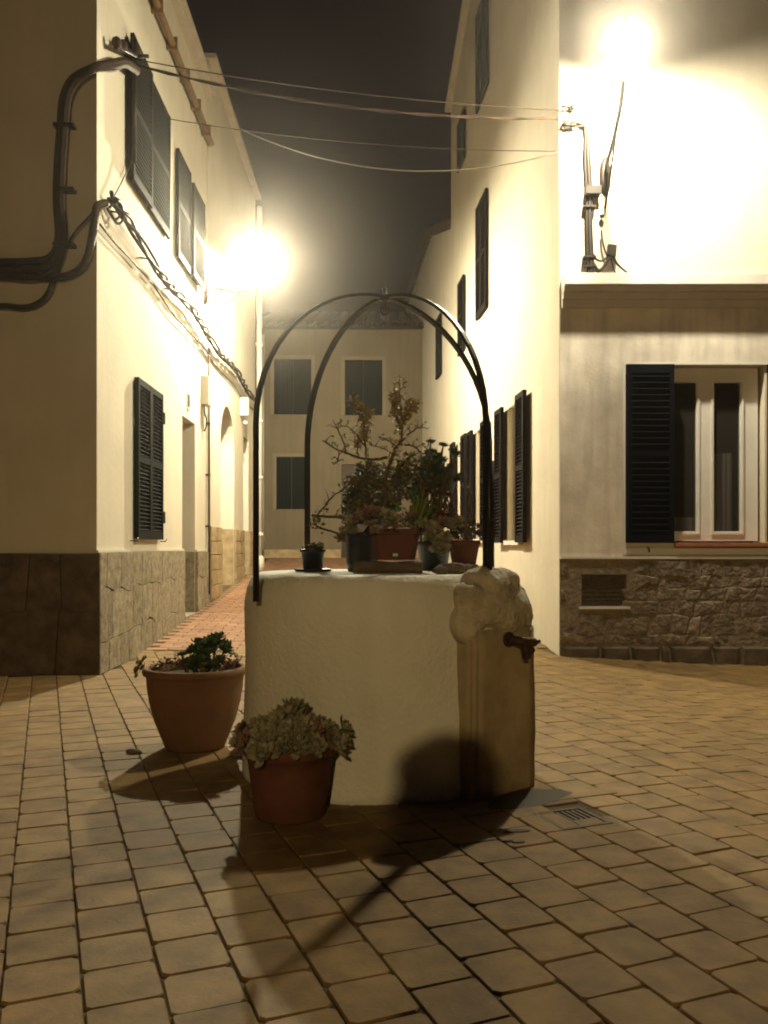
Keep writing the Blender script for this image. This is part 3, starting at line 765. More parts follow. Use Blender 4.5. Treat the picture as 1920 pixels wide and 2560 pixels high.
# wall filler between shutter side and frame
# sill and shutters
mb = MB(); PQ.box(mb, qx(1684), WU1+.12, WZ0-.045, WZ0+.0, -0.16, 0.075, 0.006); mb.build('sill', M['terr_sill'], RH)
def board_shutter(u0, u1, nm_label=None):
    mb = MB(); PQ.box(mb, u0, u1, WZ0+.01, WZ1-.004, 0.032, 0.062); s = mb.build('shutter', M['shutter_n'], RH)
    if nm_label: s['label'] = nm_label
    ns = 26; h = (WZ1-WZ0-.2)/ns; me = None
    for k in range(ns):
        z = WZ0+.1+(k+.5)*h
        if abs(k-12.5) < 0.9: continue
        if me is None:
            m3 = MB(); ln = (u1-u0)/2-.05; A = Matrix.Rotation(math.radians(30), 4, 'X')
            m3.box((-ln, -0.02, -.004), (ln, 0.02, .004), A); me = m3.mesh('slat', M['shutter_n'], Vector((0, 0, 0)))
        inst('slat', me, s, PQ.pt((u0+u1)/2, z, 0.066))
    for (x0, x1, y0, y1) in ((u0, u0+.05, WZ0+.01, WZ1-.004), (u1-.05, u1, WZ0+.01, WZ1-.004), (u0+.05, u1-.05, WZ1-.1, WZ1-.004), (u0+.05, u1-.05, WZ0+.01, WZ0+.1), (u0+.05, u1-.05, (WZ0+WZ1)/2-.03, (WZ0+WZ1)/2+.03)):
        m3 = MB(); PQ.box(m3, x0, x1, y0, y1, 0.062, 0.078); m3.build('rail', M['shutter_n'], s)
board_shutter(WU0+.005, qx(1680), 'dark navy shutter leaf folded half over the window')
board_shutter(WU1+.01, WU1+.52, 'dark navy shutter leaf at the edge of the picture')
mb = MB(); mb.tube([PQ.pt(qx(1616), WZ0-.05, 0.03), PQ.pt(qx(1616), WZ0-.05, 0.09), PQ.pt(qx(1616), WZ0-.10, 0.10)], 0.008, 6); mb.build('shutter_hook', M['iron'], RH)
# street side shutters: open leaves flat against the wall (louvres stand proud)
for i, (a, b, c, d) in enumerate(r_lo):
    w_ = 0.47
    shutter(PR, RH, a-w_, a-.01, c-.03, d+.03, M['shutter_b'], d=0.05, rows=34, leaves=1, thick=0.05)
    shutter(PR, RH, b+.01, b+w_, c-.03, d+.03, M['shutter_b'], d=0.05, rows=34, leaves=1, thick=0.05)
    mb = MB(); PR.box(mb, a-.05, b+.05, c-.06, c-.0, -0.1, 0.06); mb.build('sill', M['white_trim'], RH)
    mb = MB(); PR.box(mb, a+.01, b-.01, c+.01, d-.01, -0.12, -0.09); s = mb.build('window_frame', M['plaster'], RH)
for i, (a, b, c, d) in enumerate(r_up):
    shutter(PR, RH, a-.01, b+.01, c-.01, d+.01, M['shutter_b'], d=0.02, rows=28 if i in (0, 2) else 20, leaves=2 if i in (0, 2) else 1)
mb = MB(); e0 = PR.len
mb.add([PR.pt(0, 12.6, .12), PR.pt(5.6, 10.75, .12), PR.pt(e0+.05, 9.9, .12), PR.pt(0, 12.6, -2), PR.pt(5.6, 10.75, -2), PR.pt(e0+.05, 9.9, -2),
        PR.pt(0, 12.68, .12), PR.pt(5.6, 10.83, .12), PR.pt(e0+.05, 9.98, .12), PR.pt(0, 12.68, -2), PR.pt(5.6, 10.83, -2), PR.pt(e0+.05, 9.98, -2)],
       [(0,1,4,3),(1,2,5,4),(6,9,10,7),(7,10,11,8),(0,6,7,1),(1,7,8,2),(2,8,11,5)])
mb.build('eaves', M['soffit'], RH)

# far right house
FH = thing('far_right_house', 'lower house beyond the tall right house with a tiled roof edge', 'house', (3, 21, 0.8))
PC = Plane((right_wall_x(17.2)-.0, 17.203), (right_wall_x(26.5), 26.5), -1)
mb = MB(); 
prof = [(0, 7.6), (2.9, 8.5), (PC.len, 8.4)]
mb.add([PC.pt(0, 0), PC.pt(PC.len, 0)] + [PC.pt(u, z) for u, z in prof[::-1]], [(0, 1, 2, 3, 4)])
mb.add([PC.pt(u, z) for u, z in prof] + [PC.pt(u, z+.0, -4) for u, z in prof], [(0, 1, 4, 3), (1, 2, 5, 4)])
mb.add([PC.pt(PC.len, 0), PC.pt(PC.len, 8.4), PC.pt(PC.len, 8.4, -4), PC.pt(PC.len, 0, -4)], [(0, 1, 2, 3)])
mb.build('wall', M['plaster'], FH)
n = 34; k = 0
tb = MB(); tb.tube([(0, 0, 0), (0, 0.0, 0)], 0.1, 6) if False else None
for k in range(n):
    u = 0.1 + k*(PC.len-.2)/n
    z = 7.6 + (8.5-7.6)*u/2.9 if u < 2.9 else 8.5 - 0.1*(u-2.9)/(PC.len-2.9)
    mb = MB(); p = PC.pt(u, z+.05, 0.12); q_ = PC.pt(u, z+.12, -0.6)
    mb.tube([p, q_], 0.115, 6); mb.build('ridge_tile', M['roof_tile'], FH)
shutter(PC, FH, 1.2, 1.9, 4.9, 6.2, M['shutter_b'], d=0.02, rows=0, leaves=2)

# ------------------------------------------------------------------ lamps
def lantern(name, label, c, wallp, power, col, tilt=0.0, armdrop=0.0, radius=0.085):
    """wall lantern: closed metal cap, glass sides below it, curved arm to the wall"""
    t = thing(name, label, 'street lamp', c, 'street lamps on the house walls')
    R_ = Matrix.Rotation(tilt, 4, 'Y'); T_ = Matrix.Translation(c) @ R_
    def tr(mb): mb.v = [T_ @ v for v in mb.v]; return mb
    mb = MB(); mb.lathe([(0.235, 0.0), (0.24, 0.02), (0.20, 0.09), (0.10, 0.17), (0.05, 0.20), (0.03, 0.27), (0.0, 0.28)], (0, 0, 0), 16, close=False)
    mb.lathe([(0.225, 0.001), (0.19, 0.08), (0.09, 0.16), (0.0, 0.18)], (0, 0, 0), 16, close=False)
    tr(mb).build('cap', M['iron'], t)
    mb = MB(); mb.lathe([(0.12, -0.30), (0.19, -0.005)], (0, 0, 0), 6, close=False, sm=False); g = tr(mb)
    # frame struts rather than a pane in front of the bulb
    for k in range(6):
        a = 2*PI*k/6; mb = MB(); mb.tube([(0.205*math.cos(a), 0.205*math.sin(a), 0), (0.15*math.cos(a), 0.15*math.sin(a), -0.24), (0.0, 0.0, -0.335)], 0.006, 5)
        tr(mb).build('strut', M['iron'], t)
    mb = MB(); mb.lathe([(0.0, -0.35), (0.022, -0.345), (0.03, -0.325), (0.0, -0.322)], (0, 0, 0), 12, close=False); tr(mb).build('base_ring', M['iron'], t)
    mb = MB(); mb.ball((0, 0, -0.025), radius, 3, (1, 1, 1.0)); tr(mb).build('bulb', emis(name + '_glow', col, power), t)
    w = Vector(wallp); c = Vector(c)
    top = c + Vector((0, 0, -0.34)); mid = (w + top)/2 + Vector((0, 0, 0.0))
    mb = MB()
    pts = spline([top, top + (w-top)*0.15 + Vector((0, 0, -0.10)), mid + Vector((0, 0, -.08)), w + (top-w)*0.12 + Vector((0, 0, 0.03)), w], 6)
    mb.tube(pts, 0.022, 8); mb.tube(spline([w + Vector((0, 0, -0.35)), w + (top-w)*.45 + Vector((0, 0, -0.22)), top + (w-top)*.25 + Vector((0, 0, -.06))], 6), 0.012, 6)
    mb.build('bracket', M['iron'], t)
    mb = MB(); mb.ball(w, 0.07, 2, (1, 0.6, 3.2)); mb.build('wall_plate', M['iron'], t)
    return t
LA = Vector((2.34, 8.40, 6.10)); LB = Vector((-1.92, 13.3, 5.64)); LCc = Vector((-0.85, -12.5, 5.45))
def no_self_shadow(t):
    pass
la = lantern('wall_lantern', 'lit street lamp on the tall right house above the cornice, glaring white', LA, (2.42, 9.41, 5.25), POW_A, COL_A, tilt=math.radians(5))
lb = lantern('wall_lantern', 'lit street lamp reaching over the street from the left house, glaring white', LB, (left_wall_x(13.2)+.03, 13.2, 5.12), POW_B, COL_B)
# lamp behind the viewer stands on a pole
lc = lantern('pole_lantern', 'lit street lamp on a pole behind the viewer, lighting the well from the front', LCc, (-0.85, -13.2, 4.95), POW_C, COL_C, radius=0.15)
mb = MB(); mb.tube([(-0.85, -13.25, -.02), (-0.85, -13.25, 0.9), (-0.85, -13.25, 5.15)], [0.09, 0.06, 0.045], 10); mb.build('pole', M['iron'], lc)

# ------------------------------------------------------------------ the well
well = thing('round_well', 'whitewashed round well in the middle of the little square, topped with potted plants', 'well', (WCX, WCY, 0))
mb = MB()
prof = [(WR+.005, -0.05), (WR+.005, 0.05), (WR, 0.2), (WR-.002, 0.4), (WR-.004, 0.6), (WR-.006, 0.78), (WR-.012, 0.90), (WR-.03, 0.98), (WR-.052, 1.03), (WR-.075, 1.055), (WR-.10, 1.06), (0.3, 1.061)]
mb.lathe(prof, (WCX, WCY, 0), 96, jit=0.022); mb.build('well_drum', M['whitewash'], well)
# plaster lump joining the drum and the fountain head
FX0 = Vector((0.425, 4.035, 0)); FX1 = Vector((0.775, 4.33, 0))
fu = (FX1-FX0).normalized(); fn = Vector((fu.y, -fu.x, 0))
mb = MB(); mb.ball((0.40, 4.27, 0.86), 0.17, 3, (1, 1, 1.15), 0.15, 2); mb.build('plaster_bulge', M['whitewash'], well)

# fountain pillar
ft = thing('fountain_pillar', 'tan stone fountain pillar with a lumpy boulder head on the right of the well', 'fountain', (FX0 + FX1)/2 - fn*0.1)
MF = Matrix.Identity(4)
for i in range(3): MF[i][0] = fu[i]; MF[i][1] = fn[i]; MF[i][2] = (0, 0, 1)[i]; MF[i][3] = FX0[i]
FL = (FX1-FX0).length
bm = bmesh.new(); bmesh.ops.create_cube(bm, size=1)
for v in bm.verts: v.co = Vector((0.0 if v.co.x < 0 else FL, -0.34 if v.co.y < 0 else 0.0, -0.05 if v.co.z < 0 else 0.80))
bmesh.ops.bevel(bm, geom=[e for e in bm.edges if abs(e.verts[0].co.z - e.verts[1].co.z) > .3], offset=0.03, segments=3, affect='EDGES')
bmesh.ops.subdivide_edges(bm, edges=bm.edges[:], cuts=7, use_grid_fill=True)
mb = MB(); bm.verts.index_update(); vs = []
for v in bm.verts:
    p = MF @ v.co; nn = noise.noise(p*4.0)*0.010 + noise.noise(p*11)*0.004; vs.append(p + fn*nn + fu*nn*.7)
mb.add(vs, [[v.index for v in f.verts] for f in bm.faces], True); bm.free(); mb.build('pillar', M['slabstone'], ft)
# boulder head made of lumps, remeshed into one surface
def fused(mb, name, mt, parent, vox=0.012, amp=0.016, freq=10, origin=None):
    o = mb.build(name, mt, parent, origin)
    md = o.modifiers.new('r', 'REMESH'); md.mode = 'VOXEL'; md.voxel_size = vox
    sm_ = o.modifiers.new('s', 'SMOOTH'); sm_.iterations = 14; sm_.factor = 0.7
    dg = bpy.context.evaluated_depsgraph_get(); me = bpy.data.meshes.new_from_object(o.evaluated_get(dg))
    o.modifiers.clear(); o.data = me
    ctr = WLOC[o.name]
    for v in me.vertices:
        p = v.co + ctr; k = noise.noise(p*freq)*amp + noise.noise(p*freq*3)*amp*.35
        v.co += v.normal * k
    for p in me.polygons: p.use_smooth = True
    if not me.materials: me.materials.append(mt)
    return o
lumps = [(.22,-.10,.885,(.235,.125,.150)),(.20,-.10,.985,(.165,.10,.115)),(.03,-.09,.83,(.085,.085,.10)),(.04,-.09,.95,(.075,.08,.085)),(.40,-.10,.83,(.075,.09,.10)),
         (.38,-.11,.93,(.085,.09,.085)),(.31,-.11,1.01,(.085,.09,.075)),(.13,-.10,1.035,(.085,.085,.07)),(.22,-.06,.84,(.09,.10,.09)),(.12,-.055,.90,(.07,.07,.07)),(.32,-.055,.89,(.07,.07,.08)),(.22,-.05,.97,(.075,.06,.07))]
mb = MB()
for i, (u, d, z, r) in enumerate(lumps):
    b_ = MB(); b_.ball((0, 0, 0), 1.0, 3, r, 0.22, i*3); mb.add([MF @ (v + Vector((u*FL/.44, d, z))) for v in b_.v], b_.f, True)
fused(mb, 'boulder_head', M['limestone'], ft, amp=0.014, freq=9)
# tap
tp = thing('brass_tap', 'rusty brown garden tap sticking out of the fountain pillar', 'tap', MF @ Vector((0.27, 0.0, 0.74)))
def fp(u, d, z): return MF @ Vector((.235 + (u-.28)*.62, d*.62, .748 + (z-.71)*.75))
mb = MB(); mb.tube([fp(.28, -.01, .71), fp(.28, .015, .71)], 0.037, 12); mb.build('rosette', M['rust'], tp)
mb = MB(); mb.tube(spline([fp(.28, 0, .71), fp(.29, .05, .705), fp(.33, .10, .70), fp(.38, .13, .695), fp(.44, .14, .69)], 4), [0.022]*16+[0.018], 10); mb.build('body', M['rust'], tp)
mb = MB(); mb.tube(spline([fp(.34, .105, .70), fp(.35, .115, .66), fp(.36, .12, .62), fp(.365, .122, .585)], 4), [0.020]*12+[0.013], 10); mb.build('spout', M['rust'], tp)
mb = MB(); mb.tube([fp(.34, .10, .69), fp(.40, .125, .645)], 0.012, 8); mb.ball(fp(.405, .127, .64), 0.02, 2); mb.tube([fp(.43, .10, .675), fp(.45, .18, .70)], 0.009, 8); mb.build('handle', M['rust'], tp)

wm = bpy.data.materials.new('dark_film'); wm.use_nodes = True
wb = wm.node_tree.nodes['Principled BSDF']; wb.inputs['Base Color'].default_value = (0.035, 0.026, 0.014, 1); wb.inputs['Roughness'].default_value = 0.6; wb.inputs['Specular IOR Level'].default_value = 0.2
def dark_spot(c, a, b, rot, seed, label):
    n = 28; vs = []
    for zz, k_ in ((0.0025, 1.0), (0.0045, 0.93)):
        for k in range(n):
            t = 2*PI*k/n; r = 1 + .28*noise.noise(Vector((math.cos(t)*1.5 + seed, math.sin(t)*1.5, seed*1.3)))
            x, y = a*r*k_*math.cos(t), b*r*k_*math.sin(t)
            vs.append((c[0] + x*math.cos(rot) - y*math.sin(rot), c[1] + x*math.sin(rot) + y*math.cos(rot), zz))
    mb = MB(); mb.add(vs, [(k, (k+1) % n, n+(k+1) % n, n+k) for k in range(n)] + [tuple(n+k for k in range(n))]); o = mb.build('dark_spot', wm); tag(o, label, 'dark_spot', 'water spilt round the tap')
dark_spot((.70, 4.10), .26, .11, .6, 1, 'dark patch hugging the foot of the fountain pillar')  # flat dark sheet laid over the pavers at the pillar foot
dark_spot((.56, 3.62), .055, .018, .1, 2, 'small oblong water splash between the dark patch and the drain grate')
dark_spot((.50, 3.50), .025, .011, .2, 3, 'tiny water drop nearest the viewer on the pavers')
dark_spot((.545, 3.485), .030, .010, .1, 4, 'flat water drop just right of the tiny one')
# arch over the well
AX, AY = 0.005, 4.70
legs = [(-.625, 4.20, 0.93, 'FL'), (.64, 5.22, 1.04, 'BR'), (-.465, 5.22, 1.04, 'BL'), (.50, 4.22, 1.04, 'FR')]
ar = thing('iron_arch', 'black iron double arch standing over the well with a pulley at its crown', 'arch', (AX, AY, 1.0))
ZT, ZS = 2.56, 1.80
for (x, y, zb, nm) in legs:
    c = Vector((AX, AY, 0)); d = Vector((x-AX, y-AY, 0)); R = d.length; d.normalize()
    pts = [Vector((x, y, zb)), Vector((x, y, 1.35)), Vector((x, y, ZS))]
    for k in range(1, 15):
        t = PI/2*k/14; p = c + d*(R*math.cos(t)); p.z = ZS + (ZT-ZS)*math.sin(t); pts.append(p)
    # flat bar section
    mb = MB(); side = Vector((-d.y, d.x, 0)); vs = []; hw, ht = 0.016, 0.008
    for i, p in enumerate(pts):
        tg = (pts[min(i+1, len(pts)-1)] - pts[max(i-1, 0)]).normalized(); nn = tg.cross(side).normalized()
        for a, b in ((-1, -1), (1, -1), (1, 1), (-1, 1)): vs.append(p + side*a*hw + nn*b*ht)
    m = len(pts)
    mb.add(vs, [(i*4+k, i*4+(k+1) % 4, (i+1)*4+(k+1) % 4, (i+1)*4+k) for i in range(m-1) for k in range(4)] + [(3, 2, 1, 0), (4*m-4, 4*m-3, 4*m-2, 4*m-1)])
    mb.build('bar', M['iron'], ar)
    if nm in ('FR', 'BR'):
        mb = MB(); q0 = Vector((x, y, zb)) + d*0.02; mb.tube([q0, q0 + Vector((0, 0, .68))], 0.017, 6); mb.build('stiffener', M['iron'], ar)
mb = MB(); mb.lathe([(0.0, -.02), (0.035, -.012), (0.035, .012), (0.012, .02), (0.008, .03), (0.014, .045), (0.0, .06)], (AX, AY, ZT), 14, close=False); mb.build('finial', M['iron'], ar)
mb = MB()
for s in (-1, 1): mb.box((AX-.012, AY+s*.014-.003, ZT-.075), (AX+.012, AY+s*.014+.003, ZT-.015))
mb.build('pulley_block', M['iron'], ar)
mb = MB(); ring = [(AX+.022*math.cos(a), AY, ZT-.07+.022*math.sin(a)) for a in [2*PI*k/16 for k in range(17)]]; mb.tube(ring, 0.006, 6, cap=False); mb.build('pulley_wheel', M['iron'], ar)
mb = MB(); ring = [(AX+.02*math.cos(a), AY+.0, ZT-.11+.02*math.sin(a)) for a in [2*PI*k/12 for k in range(13)]]; mb.tube(ring, 0.004, 5, cap=False); mb.build('hook_ring', M['iron'], ar)

# ------------------------------------------------------------------ plants
def rosette_mesh(name, mt, seed, r=1.0, nl=26, wid=0.30, up=0.5, blunt=0.7):
    r_ = random.Random(seed); mb = MB()
    for i in range(nl):
        f = i / (nl-1); a = i * 2.39996 + r_.uniform(-.1, .1)
        ln = r * (0.28 + 0.72 * f ** 0.8) * r_.uniform(.9, 1.05); el = math.radians(78 - 66*f) * (0.6 + up*.6) + r_.uniform(-.06, .06)
        w = r * wid * (0.5 + 0.5*f)
        d = Vector((math.cos(a)*math.cos(el), math.sin(a)*math.cos(el), math.sin(el))); s = Vector((-math.sin(a), math.cos(a), 0)); n = s.cross(d)*-1
        if n.z < 0: n = -n
        base = Vector((0, 0, 0.06*r*(1-f)))
        t = 0.05*r
        def q(l, ww, h): return base + d*ln*l + s*ww*w + n*h
        vs = [q(0.0, -.25, 0), q(0.0, .25, 0), q(.5, -.6, .05*r), q(.5, .6, .05*r), q(.5, 0, -.02*r), q(blunt+.1, -.55, .11*r), q(blunt+.1, .55, .11*r), q(blunt+.1, 0, .04*r),
              q(1.0, 0, .17*r), q(.5, 0, -.02*r - t), q(blunt+.1, 0, .03*r - t)]
        fs = [(0, 4, 2), (0, 1, 4), (1, 3, 4), (2, 4, 7, 5), (4, 3, 6, 7), (5, 7, 8), (7, 6, 8), (0, 2, 9), (1, 9, 3), (0, 9, 1), (2, 5, 10, 9), (3, 9, 10, 6), (5, 8, 10), (6, 10, 8)]
        mb.add(vs, fs, False)
    return mb.mesh(name, mt, Vector((0, 0, 0)))
ROS = {k: [rosette_mesh('rosette', M[m], s*13+7, nl=nl, wid=w, up=u, blunt=bl) for s in range(3)] for k, m, nl, w, u, bl in
       (('gy', 'leaf_gy', 20, .44, .5, .68), ('pk', 'leaf_pk', 22, .34, .4, .68), ('aeo', 'leaf_aeo', 34, .30, .35, .72), ('rd', 'leaf_rd', 22, .30, .5, .6), ('ol', 'leaf_ol', 22, .3, .5, .65))}
def ros(kind, parent, p, r, tilt=None, az=None):
    i = random.randrange(3); tilt = random.uniform(0, .5) if tilt is None else tilt; az = random.uniform(0, 2*PI) if az is None else az
    q = Quaternion((-math.sin(az), math.cos(az), 0), tilt) @ Quaternion((0, 0, 1), random.uniform(0, 6))
    return inst('rosette', ROS[kind][i], parent, p, q.to_euler(), (r, r, r*random.uniform(.85, 1.1)))
def leaves(mb, c, rad, n, sz, seed=0, shell=0.0, flat=0.5, elong=1.6):
    r_ = random.Random(seed); c = Vector(c); rad = Vector(rad)
    for i in range(n):
        while True:
            v = Vector((r_.uniform(-1, 1), r_.uniform(-1, 1), r_.uniform(-1, 1)))
            if shell <= v.length <= 1: break
        p = c + Vector((v.x*rad.x, v.y*rad.y, v.z*rad.z)); s = sz*r_.uniform(.6, 1.3)
        d = Vector((r_.uniform(-1, 1), r_.uniform(-1, 1), r_.uniform(-.5, 1))).normalized(); u = d.orthogonal().normalized()
        u = Quaternion(d, r_.uniform(0, 6)) @ u; n_ = d.cross(u)
        L = s*elong
        vs = [p, p + d*L*.35 + u*s*.4 + n_*s*.1, p + d*L*.75 + u*s*.38 + n_*s*.16, p + d*L + n_*s*.1, p + d*L*.75 - u*s*.38 + n_*s*.16, p + d*L*.35 - u*s*.4 + n_*s*.1, p + d*L*.5 - n_*s*.08]
        mb.add(vs, [(0, 1, 6), (1, 2, 6), (2, 3, 6), (3, 4, 6), (4, 5, 6), (5, 0, 6), (0, 5, 4, 3, 2, 1)])
def along(mb, pts, n, spread, sz, seed, t0=0.2):
    r_ = random.Random(seed)
    for i in range(n):
        t = t0 + (1-t0)*r_.random(); k = t*(len(pts)-1); a = int(min(k, len(pts)-2)); p = pts[a].lerp(pts[a+1], k-a)
        p = p + Vector((r_.uniform(-1, 1), r_.uniform(-1, 1), r_.uniform(-1, 1)))*spread
        leaves(mb, p, (.001, .001, .001), 1, sz, seed*977+i)

# big bowl pot on the left
def terracotta(t, prof, c, mt, n=48, soilr=None, soilz=None):
    mb = MB(); mb.lathe(prof, c, n, jit=0.002, close=False); mb.build('pot', mt, t)
    mb = MB(); k = 20; vs = []
    mb.lathe([(soilr, soilz), (soilr*.6, soilz+.012), (0.001, soilz+.02)], c, 24, jit=0.004, close=False); mb.build('soil', M['soil'], t)
p1 = Vector((-1.13, 5.15, 0.0))
t1 = thing('bowl_planter', 'large rounded terracotta pot with dark green rosettes standing left of the well', 'potted plant', p1)
terracotta(t1, [(0.0, 0.0), (0.172, 0.0), (0.182, 0.02), (0.205, 0.08), (0.24, 0.17), (0.266, 0.27), (0.281, 0.36), (0.287, 0.43), (0.292, 0.437), (0.305, 0.442), (0.31, 0.455), (0.305, 0.478), (0.29, 0.485), (0.272, 0.478), (0.265, 0.40)], p1, M['terracotta'], soilr=0.268, soilz=0.43)
r_ = random.Random(5)
for (dx, dy, z, r) in ((.06, -.02, .60, .095), (-.01, .02, .57, .08), (.12, .0, .62, .085), (.02, -.08, .52, .075), (.16, .06, .57, .075), (.07, .09, .58, .08), (-.07, -.03, .55, .05), (.11, -.09, .50, .065), (.04, -.04, .545, .08), (.0, -.1, .47, .05), (.16, -.06, .52, .055), (.02, .05, .61, .075), (.19, -.01, .60, .06), (.10, -.05, .565, .075), (.13, .05, .64, .065), (-.04, -.06, .51, .055), (.07, -.11, .53, .065)):
    c = p1 + Vector((dx, dy, z)); ros('aeo', t1, c, r, tilt=r_.uniform(.1, .8))
mb = MB()
for (dx, dy, z) in ((.06, -.02, .60), (-.01, .02, .57), (.12, 0, .62), (.02, -.08, .52), (.16, .06, .57), (.07, .09, .58), (-.07, -.03, .55), (.11, -.09, .5)):
    mb.tube([p1 + Vector((dx*.5, dy*.5, .42)), p1 + Vector((dx*.9, dy*.8, .5)), p1 + Vector((dx, dy, z))], [.012, .01, .008], 6)
mb.build('stems', M['branch'], t1)
for i in range(26):
    a = r_.uniform(0, 2*PI); rr = r_.uniform(.12, .27); c = p1 + Vector((rr*math.cos(a), rr*math.sin(a), .465 + r_.uniform(-.01, .035)))
    ros(r_.choice(['rd', 'rd', 'ol', 'pk']), t1, c, r_.uniform(.03, .05), tilt=r_.uniform(0, .6))
for (dx, dz, r) in ((-.31, .50, .04), (-.33, .465, .045), (-.335, .43, .03), (-.29, .53, .035), (-.30, .475, .04), (-.33, .51, .025)):
    ros('ol', t1, p1 + Vector((dx, -.04, dz)), r, tilt=1.0, az=PI+.4)
mb = MB(); leaves(mb, p1 + Vector((.20, -.03, .52)), (.09, .08, .06), 60, .014, 3); leaves(mb, p1 + Vector((-.16, -.03, .50)), (.10, .12, .035), 90, .014, 4)
mb.build('foliage', M['leaf_rd'], t1)

# round pot in front
p2 = Vector((-.42, 3.85, 0.0))
t2 = thing('round_planter', 'red terracotta flowerpot crowded with grey succulent rosettes in front of the well', 'potted plant', p2)
terracotta(t2, [(0.0, 0.0), (0.150, 0.0), (0.156, 0.01), (0.172, 0.12), (0.186, 0.22), (0.192, 0.272), (0.204, 0.276), (0.209, 0.29), (0.211, 0.318), (0.207, 0.328), (0.195, 0.328), (0.19, 0.29)], p2, M['terracotta_r'], soilr=0.19, soilz=0.30)
r_ = random.Random(9)
sp = []
for i in range(34):
    a = i*2.39996; q_ = math.sqrt((i+.5)/34); rr = q_*.225
    z = .335 + .095*(1-q_**2.2) + r_.uniform(-.012, .014)
    sp.append(Vector((rr*math.cos(a) + r_.uniform(-.01, .01), rr*math.sin(a)*.92, z)))
sp += [Vector((-.03, -.19, .335)), Vector((.04, -.185, .335)), Vector((.10, -.17, .34)), Vector((-.07, -.15, .38)), Vector((.0, -.14, .40)), Vector((.07, -.13, .40)), Vector((-.02, -.165, .365)), Vector((0.0, -.03, .45)), Vector((.02, .0, .475)), Vector((-.22, -.10, .345)), Vector((.235, -.05, .345)), Vector((.235, -.02, .385)), Vector((-.09, -.215, .315)), Vector((-.13, -.20, .335)), Vector((.20, -.10, .335)), Vector((-.215, -.04, .385))]
for c in sp:
    rr = math.hypot(c.x, c.y); ros('gy' if r_.random() < .8 else 'pk', t2, p2 + c, r_.uniform(.055, .088), tilt=min(1.1, rr/.24*.95 + r_.uniform(0, .2)), az=math.atan2(c.y, c.x))
mb = MB()
for c in sp: mb.tube([p2 + Vector((c.x*.55, c.y*.55, .31)), p2 + c], [.008, .006], 5, cap=False)
leaves(mb, p2 + Vector((0, 0, .34)), (.18, .18, .05), 140, .014, 8)
mb.build('stems', M['leaf_ol'], t2)

# --- things on top of the well
ZW = 1.061
SX, SO = 3.072, (740, 920)
def Z(x, y, Y=4.75, dy=0.0): return P(SO[0] + x/SX, SO[1] + y/SX, Y + dy)
# small black pot on a saucer
c = Vector(((782-960)/F*4.75, 4.75, ZW))
t = thing('black_flowerpot', 'small black plastic pot with tiny green sprouts on the left of the well top', 'potted plant', c)
mb = MB(); mb.lathe([(0.0, .0), (.095, .0), (.105, .010), (.107, .016), (.10, .012), (.05, .008)], c, 24, close=False); mb.build('saucer', M['blackpot'], t)
mb = MB(); mb.lathe([(.0, .012), (.052, .012), (.064, .105), (.071, .108), (.072, .122), (.066, .124), (.062, .11)], c, 24, close=False); mb.build('pot', M['blackpot'], t)
mb = MB(); mb.lathe([(.063, .108), (.001, .112)], c, 16, close=False); mb.build('soil', M['soil'], t)
mb = MB(); leaves(mb, c + Vector((0, 0, .135)), (.055, .05, .022), 80, .016, 5); mb.build('foliage', M['leaf_ol'], t)
for i in range(7): ros('ol', t, c + Vector((random.uniform(-.05, .05), random.uniform(-.04, .04), .13)), .028)

# dark glazed pot with the big bare shrub
c = Vector(((905-960)/F*4.80, 4.80, ZW))
t = thing('shrub_pot', 'dark glazed pot holding the tall sprawling jade shrub with yellowing tips', 'potted plant', c)
mb = MB(); mb.lathe([(.0, .0), (.078, .0), (.09, .05), (.10, .19), (.107, .195), (.108, .215), (.10, .217), (.095, .19)], c, 28, close=False); mb.build('pot', M['bluepot'], t)
mb = MB(); mb.lathe([(.096, .19), (.001, .2)], c, 20, close=False); mb.build('soil', M['soil'], t)
brs = [
 ([(560, 1230), (640, 1120), (690, 1000), (680, 880), (720, 740), (760, 630), (800, 560), (820, 440), (805, 300), (795, 90)], .016, .003, 0, 0.9),
 ([(700, 690), (560, 700), (430, 670), (300, 620), (205, 555)], .010, .003, -.10, 0),
 ([(540, 700), (530, 560), (520, 430), (500, 340), (440, 260)], .007, .002, -.08, 1),
 ([(390, 660), (350, 530), (280, 400)], .006, .002, -.12, 0),
 ([(530, 600), (450, 500), (400, 455), (320, 440)], .004, .002, -.05, 0),
 ([(800, 570), (900, 480), (960, 462), (1020, 460)], .006, .002, .08, 0),
 ([(780, 590), (900, 600), (980, 660), (1020, 560)], .007, .002, .10, 0),
 ([(820, 440), (860, 350), (905, 275)], .005, .002, .04, 1),
 ([(800, 470), (760, 330), (765, 200)], .005, .002, -.03, 1),
 ([(750, 590), (690, 545), (630, 530)], .004, .0015, -.08, 0),
 ([(715, 640), (640, 610), (560, 590)], .004, .0015, .06, 0),
 ([(480, 680), (470, 580), (540, 500), (560, 330)], .005, .002, .05, 1),
 ([(330, 640), (320, 720), (290, 740)], .004, .0015, -.10, 0),
 ([(620, 1150), (500, 1190), (340, 1150), (120, 1130)], .011, .007, -.12, 0),
 ([(360, 1280), (290, 1260), (170, 1220), (140, 1160), (190, 1100), (270, 1000), (360, 930), (420, 880)], .006, .004, -.16, .35),
 ([(690, 980), (790, 780), (860, 700), (960, 640)], .008, .003, .06, .3),
 ([(680, 960), (590, 850), (560, 730)], .007, .003, -.06, .3),
 ([(720, 900), (820, 880), (900, 820), (940, 700)], .007, .003, -.04, .4),
]
mb = MB(); fl = MB(); fo = MB()
